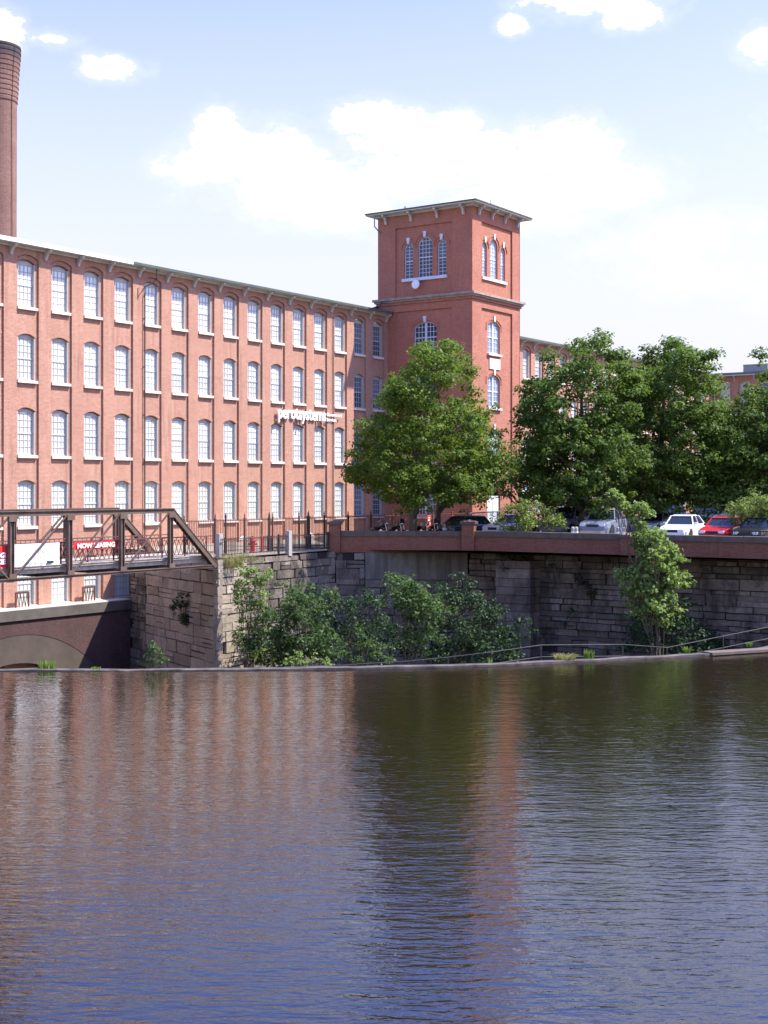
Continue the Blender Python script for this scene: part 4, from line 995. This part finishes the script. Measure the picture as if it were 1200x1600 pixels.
def limb(bm, a, b, r0, r1, rg, n=5, sag=.25):
    a = np.array(a, float); b = np.array(b, float); L = np.linalg.norm(b-a); pts = []
    for k in range(n+1):
        f = k/n; p = a+(b-a)*f; p[2] += sag*L*math.sin(f*math.pi)*.35; p += rg.normal(size=3)*L*.02*(0 < k < n); pts.append(tuple(p))
    tube(bm, pts, [r0+(r1-r0)*(k/n)**.8 for k in range(n+1)], 6)
def tree(name, label, px, Y, zg, lobes, m='leaf', seed=0, tr=.24, leaf=.2, per=62, dens=7., depth=.75, group='maple trees in the car park', top=None, cat='tree', bark='bark', fork=1.6):
    rg = np.random.default_rng(seed); base = np.array(W(px, 762, Y)); base[2] = zg
    root = empty(name, tuple(base), 0, label, cat, group); k = Y/2080
    lb = [(np.array(W(x, y, Y))-base, r*k) for x, y, r in lobes]
    xs = [c[0]-r for c, r in lb]+[c[0]+r for c, r in lb]; cx = (min(xs)+max(xs))/2; hw = (max(xs)-min(xs))/2
    full = []
    for c, r in lb:
        full.append((c+np.array((0, rg.uniform(-.2, .2)*hw, 0)), r*.97))
        D = math.sqrt(max(hw*hw-(c[0]-cx)**2, 0))*depth
        for sg in (-1, 1):
            if r > .9:
                full.append((c+np.array((rg.uniform(-.15, .15)*r, sg*D*rg.uniform(.45, .75), rg.uniform(-.5, .1)*r)), r*.88))
    per = per*1.35; dens = dens*1.0; leaf = leaf*1.05; full = [(c, r*1.07) for c, r in full]
    cl = foliage(full, rg, dens=dens); P, N = clusters_to_leaves(cl, per, rg)
    N = N+.25*(P-np.array((cx, 0, P[:, 2].mean())))/max(hw, 1)
    leaf_mesh('crown', P, N, rg.uniform(.7, 1.3, len(P))*leaf, m, root, seed=seed)
    H = max(c[2]+r for c, r in lb); bm = B(); pts = []; zt = H*.78
    for j in range(9):
        f = j/8; pts.append((rg.normal()*.06*f+cx*.5*f*f, rg.normal()*.06*f, zt*f-.1*(j == 0)))
    tube(bm, pts, [tr*1.35]+[tr*(1-.85*j/8) for j in range(1, 9)], 10); obj('trunk', bm, bark, root, smooth=True)
    bm = B()
    order = sorted(full, key=lambda q: -q[1])
    for c, r in order[:26]:
        f = np.clip((c[2]-r*1.2)/zt, fork/zt, .9)*rg.uniform(.75, 1); j = min(int(f*8), 7); a = np.array(pts[j])+(np.array(pts[j+1])-np.array(pts[j]))*(f*8-j)
        limb(bm, a, c, tr*.42*(1-f*.6), .02, rg)
        for _ in range(3):
            d = rg.normal(size=3); d /= np.linalg.norm(d); limb(bm, a+(c-a)*rg.uniform(.5, .9), c+d*r*.8, .035, .01, rg, 3, .1)
    obj('branches', bm, bark, root, smooth=True)
    return root, len(P)
tot = 0
def T_(*a, **k):
    global tot
    r, n = tree(*a, **k); tot += n; return r
T_('maple_tree', 'bright green rounded maple standing alone in front of the brick tower', 645, 81.8, 3.0,
   [(704, 545, 16), (700, 532, 9), (672, 548, 13), (735, 575, 12), (700, 572, 34), (668, 570, 30), (640, 600, 34), (612, 622, 26), (738, 596, 20), (660, 640, 52), (722, 650, 44), (765, 668, 22), (590, 680, 34), (630, 720, 55), (700, 720, 58), (573, 735, 30), (553, 745, 14), (755, 715, 32), (650, 752, 30), (600, 758, 18), (715, 762, 22), (560, 700, 16), (608, 655, 22)],
   'leaf', 1, .27, .175, 92, 9, 1.25)
T_('maple_tree', 'smaller dark maple whose pale trunk stands just right of the lone maple', 683, 88, 3.1, [(735, 745, 36), (765, 755, 22), (700, 750, 32), (765, 700, 26), (745, 665, 22)], 'leaf_dark', 2, .25, .19, 55, 6)
T_('maple_tree', 'big dark green maple with the broad trunk rising behind the parapet, spiky double top', 912, 82.5, 3.5,
   [(914, 545, 24), (938, 528, 11), (938, 550, 16), (905, 580, 36), (865, 590, 24), (858, 560, 12), (842, 612, 26), (830, 640, 26), (880, 650, 50), (940, 640, 48), (850, 690, 42), (905, 715, 62), (965, 700, 50), (835, 745, 30), (875, 770, 34), (935, 775, 38), (968, 555, 9), (970, 580, 24), (985, 600, 24), (992, 585, 14), (822, 605, 10), (815, 665, 14)],
   'leaf_dark', 3, .33, .2, 70, 8, 1.0)
T_('maple_tree', 'full rounded green maple in the middle of the right hand tree group', 1028, 86, 3.5,
   [(1062, 552, 28), (1085, 575, 30), (1040, 575, 32), (1012, 590, 24), (1000, 620, 40), (1055, 625, 52), (1098, 620, 34), (985, 640, 28), (975, 680, 32), (1010, 680, 52), (1075, 690, 52), (1115, 670, 34), (1125, 720, 36), (1040, 745, 52), (1095, 760, 40), (990, 760, 36), (1118, 600, 14), (1018, 545, 9), (1030, 558, 14)],
   'leaf_dark', 4, .28, .2, 70, 8, 1.0)
T_('maple_tree', 'tall dark maple cut off by the right edge of the view', 1192, 85, 3.5,
   [(1186, 545, 16), (1198, 575, 22), (1178, 620, 24), (1205, 640, 40), (1165, 650, 24), (1180, 700, 46), (1215, 720, 50), (1145, 715, 32), (1150, 765, 34), (1200, 780, 30), (1240, 640, 50), (1250, 720, 60), (1265, 580, 34)],
   'leaf_dark', 5, .27, .2, 70, 8, 1.0)
T_('maple_tree', 'low dark tree at the back between the tower and the broad trunked maple', 812, 97, 3.5, [(795, 735, 30), (822, 715, 26), (845, 740, 34), (800, 700, 14), (785, 760, 22), (860, 765, 28)], 'leaf_dark', 6, .22, .2, 55, 6)
T_('maple_tree', 'dark tree filling the back row between the two largest maples', 985, 98, 3.5, [(965, 610, 26), (1000, 640, 30), (975, 640, 36), (970, 690, 44), (1000, 740, 44), (945, 750, 40), (1040, 770, 38), (975, 600, 16)], 'leaf_dark', 7, .24, .22, 55, 6)
T_('maple_tree', 'dark tree in the back row behind the red car', 1130, 100, 3.5, [(1125, 660, 36), (1150, 700, 44), (1100, 740, 44), (1165, 745, 44), (1130, 640, 20)], 'leaf_dark', 8, .24, .22, 55, 6)
def shrub(name, label, px, Y, zg, lobes, m, seed, leaf=.14, per=50, dens=11, cr=(.25, .5), depth=.7, group=None, cat='shrub', flat_=.6, stem=.03, aspect=.62):
    rg = np.random.default_rng(seed); base = np.array(W(px, 762, Y)); base[2] = zg; k = Y/2080
    root = empty(name, tuple(base), 0, label, cat, group); full = []
    lb = [(np.array(W(x, y, Y))-base, r*k) for x, y, r in lobes]
    xs = [c[0] for c, r in lb]; cx = sum(xs)/len(xs); hw = max(max(abs(c[0]-cx)+r for c, r in lb), .3)
    for c, r in lb:
        full.append((c, r)); D = math.sqrt(max(hw*hw-(c[0]-cx)**2, 0))*depth
        if r > .6:
            for sg in (-1, 1): full.append((c+np.array((0, sg*D*rg.uniform(.3, .7), -r*.15)), r*.8))
    per = per*1.3; dens = dens*1.25; full = [(c, r*1.1) for c, r in full]
    cl = foliage(full, rg, cr, dens, .35); P, N = clusters_to_leaves(cl, per, rg, flat_)
    leaf_mesh('foliage', P, N, rg.uniform(.65, 1.4, len(P))*leaf, m, root, aspect, seed)
    bm = B()
    for c, r in full[:12]:
        s = np.array((rg.normal()*.15, rg.normal()*.15, 0)); limb(bm, s, c+rg.normal(size=3)*r*.2, stem, stem*.3, rg, 5, .1)
        for _ in range(2): limb(bm, s+(c-s)*rg.uniform(.5, .9), c+rg.normal(size=3)*r*.5, stem*.5, stem*.2, rg, 3, .1)
    obj('stems', bm, 'stem', root); return root
shrub('ornamental_bush', 'yellow green layered bush behind the parapet right of the dark blue car', 820, 77.9, 3.4, [(790, 803, 16), (815, 795, 18), (840, 795, 16), (862, 808, 17), (773, 812, 11), (820, 815, 20), (848, 820, 14), (795, 822, 12), (880, 816, 8)], 'leaf_bush', 30, .15, 42, 18, (.2, .42), group='yellow green bushes along the parapet')
shrub('ornamental_bush', 'yellow green bush at the right edge overhanging the dark car', 1170, 73.5, 3.6, [(1155, 792, 17), (1180, 785, 20), (1205, 790, 22), (1140, 805, 10), (1160, 812, 14), (1190, 812, 22), (1225, 800, 24)], 'leaf_bush', 31, .15, 42, 18, (.2, .42), group='yellow green bushes along the parapet')
# gorge thicket
shrub('riverside_shrub', 'leafy shrub in the gorge left of centre with sunlit crown against the quay wall', 470, 66, -3.4, [(462, 925, 24), (480, 950, 30), (445, 960, 26), (505, 965, 18), (430, 990, 26), (470, 1000, 34), (510, 1005, 28), (440, 1025, 24), (520, 930, 8)], 'leaf_river', 40, .17, 44, 12, (.25, .5))
shrub('riverside_shrub', 'bright sunlit shrub in the middle of the gorge below the concrete patch', 640, 66.5, -3.4, [(625, 915, 22), (650, 925, 26), (612, 935, 18), (670, 945, 22), (640, 950, 28), (655, 985, 30), (690, 960, 18)], 'leaf_river', 41, .17, 44, 12, (.25, .5))
shrub('riverside_shrub', 'low light green shrub between the two sunlit gorge shrubs just over the dam', 560, 62, -3, [(560, 992, 16), (575, 1010, 20), (548, 1020, 20), (590, 1025, 20), (605, 1035, 12)], 'leaf_river', 42, .14, 44, 14, (.2, .4))
shrub('riverside_shrub', 'pale low leaves hanging over the dam crest beside the pipe rail', 480, 57, -2, [(470, 1031, 9), (490, 1033, 10), (455, 1038, 8), (510, 1037, 8)], 'leaf_elm', 43, .14, 30, 26, (.15, .3))
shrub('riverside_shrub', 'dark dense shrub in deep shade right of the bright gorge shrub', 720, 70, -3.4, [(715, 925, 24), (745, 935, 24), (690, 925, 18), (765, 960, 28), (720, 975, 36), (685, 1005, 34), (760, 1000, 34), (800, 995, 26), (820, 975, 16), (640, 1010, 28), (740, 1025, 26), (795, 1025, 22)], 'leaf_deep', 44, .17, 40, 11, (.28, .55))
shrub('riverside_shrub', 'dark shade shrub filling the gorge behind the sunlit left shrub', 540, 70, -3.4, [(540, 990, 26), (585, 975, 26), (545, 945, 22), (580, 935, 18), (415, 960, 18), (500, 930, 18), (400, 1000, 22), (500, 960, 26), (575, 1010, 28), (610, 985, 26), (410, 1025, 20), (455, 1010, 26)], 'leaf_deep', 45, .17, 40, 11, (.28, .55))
shrub('climbing_vine', 'leafy vine climbing the sunlit corner of the quay wall', 388, 69.3, -3, [(410, 925, 16), (402, 950, 16), (412, 975, 16), (372, 995, 14), (405, 1005, 16), (372, 925, 12), (415, 900, 12), (385, 893, 14), (398, 885, 13), (378, 912, 14), (392, 925, 16), (376, 940, 12), (388, 955, 11), (380, 975, 12), (392, 990, 13), (384, 1010, 14), (398, 1025, 14), (408, 905, 9)], 'leaf_elm', 46, .15, 36, 26, (.18, .36), .25, cat='vine')
shrub('climbing_vine', 'dark ivy patch growing on the shaded stone abutment', 285, 73.2, -1, [(280, 938, 9), (292, 935, 8), (283, 952, 11), (297, 950, 8), (286, 968, 8), (270, 950, 5), (312, 936, 5)], 'leaf_deep', 47, .15, 30, 26, (.16, .32), .15, cat='vine')
shrub('climbing_vine', 'thin vine with a few sunlit leaves at the top of the stone buttress', 792, 76.0, 1.2, [(785, 868, 5), (796, 872, 6), (790, 885, 6), (805, 868, 7), (822, 872, 8), (812, 885, 5)], 'leaf_river', 48, .14, 22, 40, (.12, .26), .15, cat='vine')
shrub('climbing_vine', 'dark vine hanging on the stone wall right of the buttress', 880, 74.0, .5, [(905, 905, 8), (915, 915, 8), (890, 960, 8), (885, 975, 8), (865, 880, 5), (958, 875, 10), (968, 890, 8), (925, 925, 7)], 'leaf_deep', 49, .13, 26, 30, (.12, .28), .1, cat='vine')
shrub('sapling', 'tall bright sapling leaning left in front of the right river wall', 1030, 67.0, -3.6, [(958, 772, 4), (966, 780, 5), (976, 791, 6), (988, 803, 8), (1000, 818, 13), (1012, 838, 19), (1035, 838, 12), (1020, 862, 24), (1045, 860, 18), (995, 850, 9), (1030, 885, 26), (1055, 885, 12), (990, 900, 16), (972, 895, 7), (1012, 915, 24), (1045, 915, 22), (980, 922, 13), (1020, 945, 22), (1055, 950, 14), (1002, 792, 6), (1010, 800, 6), (1000, 955, 15), (1038, 965, 17), (985, 935, 14), (1068, 905, 14), (1062, 870, 12)], 'leaf_elm', 50, .2, 46, 17, (.22, .42), .6, cat='sapling', stem=.045)
shrub('riverside_shrub', 'dark undergrowth around the foot of the tall sapling', 1040, 68.5, -3.6, [(1005, 960, 22), (1040, 970, 28), (1075, 975, 22), (1000, 990, 26), (1040, 1005, 28), (1085, 1000, 26), (1115, 1000, 20), (975, 1010, 16), (1140, 1010, 16), (1070, 940, 14)], 'leaf_deep', 51, .16, 38, 12, (.25, .5))
shrub('sapling', 'small open sapling growing on the dam crest before the abutment', 240, 47.9, .0, [(238, 1008, 6), (228, 1022, 7), (246, 1020, 8), (236, 1030, 10), (255, 1030, 7), (224, 1034, 6), (245, 1040, 9)], 'leaf_river', 52, .11, 16, 60, (.1, .2), .6, cat='sapling', stem=.012)
# grasses
def tuft(name, label, px, Y, zg, n, h, spread, m, seed, lean=.35, wd_=.02, group=None, cat='grass tuft'):
    rg = np.random.default_rng(seed); p = W(px, 762, Y); root = empty(name, (p.x, p.y, zg), 0, label, cat, group); bm = B()
    for _ in range(n):
        a = rg.uniform(0, 6.283); r = spread*rg.random()**.6*.5; x, y = r*math.cos(a), r*math.sin(a)*.5; hh = h*rg.uniform(.5, 1.0)
        dx, dy = math.cos(a)*lean*hh*rg.uniform(.2, 1.2), math.sin(a)*lean*hh*.6; b = rg.uniform(0, 6.283); wx, wy = math.cos(b)*wd_, math.sin(b)*wd_
        v = [bm.verts.new(q) for q in ((x-wx, y-wy, -.02), (x+wx, y+wy, -.02), (x+dx*.4+wx*.8, y+dy*.4+wy*.8, hh*.6), (x+dx*.4-wx*.8, y+dy*.4-wy*.8, hh*.6), (x+dx, y+dy, hh*(1-.3*lean)))]
        bm.faces.new((v[0], v[1], v[2], v[3])); bm.faces.new((v[3], v[2], v[4]))
    obj('blades', bm, m, root); return root
tuft('water_weed', 'bright green upright weed on the dam crest in front of the arch', 73, 47.4, .02, 110, .38, .62, 'grass', 60, .15, .028)
tuft('water_weed', 'tiny green weed on the dam crest left of the small sapling', 150, 47.4, .05, 20, .12, .3, 'grass', 61, .5, .03)
tuft('grass_tuft', 'wide dry grass tuft spilling over the dam crest', 884, 49.6, .05, 240, .42, .7, 'straw', 62, 1.1, .012)
tuft('water_weed', 'bright green upright weed right of the dry grass tuft', 920, 50.2, .02, 90, .44, .34, 'grass', 63, .15, .028)
tuft('grass_tuft', 'spiky green grass tuft on the crest near the pale slab', 1073, 51.6, .06, 60, .40, .2, 'grass', 64, .6, .014)
tuft('grass_tuft', 'small spiky grass tuft on the pale slab at the right', 1171, 53.2, .15, 50, .3, .2, 'grass', 65, .7, .013)
tuft('grass_tuft', 'few thin grass blades on the dam crest near the middle', 764, 48.8, .06, 16, .3, .3, 'grass', 66, .4, .012)
tuft('grass_overhang', 'dry pale grass hanging over the corner of the quay at the bridge end', 356, 70.6, 2.3, 420, 1.0, 1.7, 'straw', 67, .7, .016)
tuft('grass_overhang', 'short dry grass on the quay edge below the low fence', 372, 71.9, 2.6, 260, .5, 2.2, 'straw', 68, .8, .014)

# ================================================================== VEHICLES
def car(name, label, cat, loc, heading, pt, L=4.4, Wd=1.75, Hh=1.42, belt=.88, hood=.82, cab=(.62, .12, -1.25, -1.95), tail=.9, kind='sedan', group='cars parked behind the parapet', wr=.31):
    """x forward. cab = windscreen base x, windscreen top x, rear top x, rear base x"""
    r = empty(name, loc, heading, label, cat, group); hw = Wd/2; f, b = L/2, -L/2; g = .2
    def hull(bm, st):
        rings = []
        for x, z0, z1, w0, w1 in st:
            rings.append([bm.verts.new(q) for q in ((x, -w0, z0), (x, -w1*1.0, (z0+z1)*.55), (x, -w1*.97, z1-.06), (x, -w1*.88, z1), (x, w1*.88, z1), (x, w1*.97, z1-.06), (x, w1, (z0+z1)*.55), (x, w0, z0))])
        for a, c in zip(rings, rings[1:]):
            for k in range(8): bm.faces.new((a[k], a[(k+1) % 8], c[(k+1) % 8], c[k]))
        bm.faces.new(rings[0]); bm.faces.new(rings[-1][::-1])
    bm = B()
    hull(bm, [(f, .32, hood-.24, hw*.72, hw*.78), (f-.12, .2, hood-.12, hw*.86, hw*.93), (f-.55, g, hood-.04, hw*.95, hw), (cab[0], g, belt, hw*.96, hw), (0, g, belt+.02, hw*.96, hw), (cab[3], g, belt+.02, hw*.96, hw), (b+.35, .24, tail, hw*.93, hw*.97), (b, .34, tail-.1, hw*.8, hw*.86)])
    body = obj('body', fixn(bm), pt, r, smooth=False)
    z0, z1 = belt-.01, Hh; w0, w1 = hw*.9, hw*.68
    bm = B()       # glass house
    pts = [(cab[0], z0, w0), (cab[1], z1-.05, w1), (cab[2], z1-.05, w1), (cab[3], z0, w0)]
    a = [bm.verts.new((x, -w, z)) for x, z, w in pts]; c = [bm.verts.new((x, w, z)) for x, z, w in pts]
    bm.faces.new(a); bm.faces.new(c[::-1])
    for k in range(3): bm.faces.new((a[k], a[k+1], c[k+1], c[k]))
    obj('windows', fixn(bm), 'glass_car', r)
    bm = B()       # roof and pillars
    rf = [bm.verts.new(q) for q in ((cab[1]+.08, -w1-.01, z1-.06), (cab[1]+.08, w1+.01, z1-.06), (cab[2]-.06, w1+.01, z1-.06), (cab[2]-.06, -w1-.01, z1-.06), (cab[1]-.12, -w1*.85, z1), (cab[1]-.12, w1*.85, z1), (cab[2]+.15, w1*.85, z1), (cab[2]+.15, -w1*.85, z1))]
    for q in ((3, 2, 1, 0), (4, 5, 6, 7), (0, 1, 5, 4), (1, 2, 6, 5), (2, 3, 7, 6), (3, 0, 4, 7)): bm.faces.new([rf[i] for i in q])
    for s in (-1, 1):
        bar(bm, (cab[0]+.03, s*(w0+.01), z0), (cab[1]+.03, s*(w1+.01), z1-.05), .06, .05); bar(bm, (cab[3]-.02, s*(w0+.01), z0), (cab[2]-.03, s*(w1+.01), z1-.05), .09, .05)
        m_ = (cab[1]+cab[2])/2; bar(bm, (m_, s*(w0+.012), z0), (m_, s*(w1+.012), z1-.05), .06, .04)
    obj('roof', fixn(bm), pt, r)
    for x in (f-.85, b+.85):
        for s in (-1, 1):
            wh = empty('wheel', (x, s*(hw-.1), wr)); wh.parent = r
            bm = B(); lathe(bm, [(wr*.66, -.1), (wr*.95, -.11), (wr, -.07), (wr, .07), (wr*.95, .11), (wr*.66, .1)], 20); obj('tyre', bm, 'rubber', wh, (0, 0, 0), (R(90), 0, 0))
            bm = B(); lathe(bm, [(wr*.64, -.08), (wr*.64, .08), (wr*.5, .085), (wr*.2, .1), (.03, .1)], 14); obj('rim', bm, 'galv', wh, (0, 0, 0), (R(90 if s < 0 else -90), 0, 0))
            bm = B(); lathe(bm, [(wr*1.18, -.02), (wr*1.18, .02)], 20); obj('wheel_arch', bm, 'rubber', wh, (0, s*.088 , .01), (R(90), 0, 0))
    for s in (-1, 1):
        bm = B(); box(bm, f-.2, f+.005, s*hw*.62-.18, s*hw*.62+.14, hood-.32, hood-.18); bmesh.ops.bevel(bm, geom=bm.edges[:], offset=.03, segments=2); obj('headlight', bm, 'lamp', r)
        bm = B(); box(bm, b-.005, b+.1, s*hw*.66-.14, s*hw*.66+.12, tail-.3, tail-.15); obj('tail_light', bm, 'tail', r)
        bm = B(); box(bm, cab[0]-.3, cab[0]-.12, s*(hw+.02)-.09, s*(hw+.02)+.09, belt, belt+.13); bmesh.ops.bevel(bm, geom=bm.edges[:], offset=.03, segments=2); obj('mirror', bm, pt, r)
    bm = B(); box(bm, f-.05, f+.012, -hw*.36, hw*.36, hood-.36, hood-.2); obj('grille', bm, 'ink', r)
    bm = B(); box(bm, f-.12, f+.05, -hw*.82, hw*.82, .3, .46); bmesh.ops.bevel(bm, geom=bm.edges[:], offset=.03, segments=2); obj('bumper', bm, pt if kind != 'pickup' else 'chrome', r)
    return r
hn = math.atan2(out.y, out.x)
def cloc(px, Y, z=3.5): p = W(px, 762, Y); return (p.x, p.y, z)
car('parked_car', 'dark blue hatchback seen from the front left beside the brick pier', 'car', cloc(722, 86, 3.2), hn-.25, 'car_dark', 4.2, 1.75, 1.5, .92, .9, (.95, .3, -1.4, -1.9), .95)
car('parked_car', 'white car almost hidden behind the yellow green bush', 'car', cloc(800, 85, 3.4), hn-.1, 'car_white', 4.5, 1.8, 1.42)
car('parked_suv', 'silver blue SUV with dark glass half hidden by the broad trunk', 'SUV', cloc(892, 84, 3.5), hn-.1, 'car_grey', 4.6, 1.85, 1.78, 1.08, 1.02, (1.0, .45, -1.9, -2.15), 1.1, wr=.36)
pk = car('parked_pickup', 'silver pickup truck right of the broad trunk', 'pickup', cloc(946, 80.5, 3.5), hn+.12, 'car_silver', 5.2, 1.9, 1.74, 1.10, 1.05, (.95, .35, -.75, -1.0), 1.08, 'pickup', wr=.38)
bm = B(); box(bm, -2.5, -1.05, -.78, .78, 1.085, 1.105); obj('bed', bm, 'ink', pk)  # flat dark slab stands in for the shaded hollow of the bed
car('parked_car', 'light blue sedan roof showing behind the tall sapling', 'car', cloc(1024, 86, 3.5), hn-.05, 'car_lightblue', 4.5, 1.75, 1.42)
car('parked_car', 'white sedan in full sun between the sapling and the red car', 'car', cloc(1066, 77.5, 3.5), hn+.1, 'car_white', 4.5, 1.75, 1.42)
car('parked_car', 'red sedan behind the low metal fence', 'car', cloc(1130, 74.8, 3.5), hn+.05, 'car_red', 4.4, 1.72, 1.36)
car('parked_car', 'black car in the shade under the right hand bush', 'car', cloc(1185, 72.8, 3.5), hn, 'black_paint', 4.5, 1.75, 1.4)
car('parked_suv', 'dark SUV in the back row above the red car roof', 'SUV', cloc(1108, 92, 3.6), hn+.1, 'car_dark', 4.7, 1.9, 1.8, 1.1, 1.05, (1.0, .45, -1.9, -2.2), 1.1, wr=.36)
car('parked_suv', 'blue SUV in the back row left of the white sedan roof', 'SUV', cloc(1040, 95, 3.6), hn+.1, 'car_blue', 4.7, 1.9, 1.8, 1.1, 1.05, (1.0, .45, -1.9, -2.2), 1.1, wr=.36)
def moto(label, px, Y, heading, screen=False, z=3.27, tank='black_paint'):
    p = W(px, 762, Y); r = empty('motorcycle', (p.x, p.y, z), heading, label, 'motorcycle', 'motorcycles parked under the trees')
    for x in (-.72, .78):
        wh = empty('wheel', (x, 0, .32)); wh.parent = r
        bm = B(); n = 24; k_ = 8; rings = [[bm.verts.new(((.26+.06*math.cos(j*2*math.pi/k_))*math.cos(i*2*math.pi/n), .06*math.sin(j*2*math.pi/k_), (.26+.06*math.cos(j*2*math.pi/k_))*math.sin(i*2*math.pi/n))) for j in range(k_)] for i in range(n)]
        for i in range(n):
            for j in range(k_): bm.faces.new((rings[i][j], rings[i][(j+1) % k_], rings[(i+1) % n][(j+1) % k_], rings[(i+1) % n][j]))
        obj('tyre', bm, 'rubber', wh)
        bm = B()
        for i in range(9): a = i*2*math.pi/9; bar(bm, (0, 0, 0), (.22*math.cos(a), 0, .22*math.sin(a)), .02)
        lathe(bm, [(.05, -.05), (.05, .05)], 10); obj('rim', bm, 'chrome', wh)
    def lump(nm, cs, m_, sc):
        bm = B(); bmesh.ops.create_uvsphere(bm, u_segments=14, v_segments=9, radius=1); bmesh.ops.transform(bm, matrix=Matrix.Translation(cs) @ Matrix.Diagonal((*sc, 1)), verts=bm.verts[:]); return obj(nm, bm, m_, r, smooth=True)
    lump('tank', (.18, 0, .86), tank, (.32, .17, .16)); lump('seat', (-.38, 0, .76), 'leather', (.42, .17, .09)); lump('fender', (-.74, 0, .60), 'black_paint', (.36, .11, .12)); lump('headlight', (.62, 0, .98), 'chrome', (.09, .09, .09)); lump('engine', (.08, 0, .46), 'chrome', (.26, .2, .22)); lump('saddlebag', (-.72, .24, .6), 'leather', (.26, .1, .16))
    bm = B()
    for s in (-1, 1): tube(bm, [(.78, s*.1, .32), (.5, s*.1, 1.0)], .03, 8); tube(bm, [(.48, s*.05, 1.02), (.42, s*.3, 1.16), (.2, s*.42, 1.12)], .02, 6); tube(bm, [(.42, s*.33, 1.15), (.46, s*.38, 1.34)], .012, 5)
    obj('handlebar', bm, 'chrome', r)
    bm = B()
    for s in (-1, 1): tube(bm, [(.15, s*.2, .35), (-.2, s*.22, .28), (-1.0, s*.22, .3)], .05, 8)
    obj('exhaust', bm, 'chrome', r)
    bm = B(); bar(bm, (.5, 0, .95), (-.1, 0, .6), .06); bar(bm, (-.1, 0, .6), (-.72, 0, .35), .06); bar(bm, (.5, 0, .9), (.1, 0, .3), .05); obj('frame', bm, 'iron', r)
    if screen:
        bm = B(); prism(bm, [(.62, -.17, 1.02), (.62, .17, 1.02), (.52, .12, 1.3), (.52, -.12, 1.3)], (.008, 0, .002)); obj('windshield', fixn(bm), 'glass_car', r)
for mk in (('motorcycle parked furthest left beside the picket fence', 596, 83.5, hn+1.25, False), ('motorcycle second from the left by the maple trunk', 621, 83.2, hn+1.1, True), ('motorcycle immediately right of the lone maple trunk', 660, 84.0, hn+1.2, False, 3.27, 'car_grey'), ('motorcycle with tall windshield left of the thinner trunk', 678, 83.6, hn+.8, True)):
    moto(*mk)
print('leaves', tot)
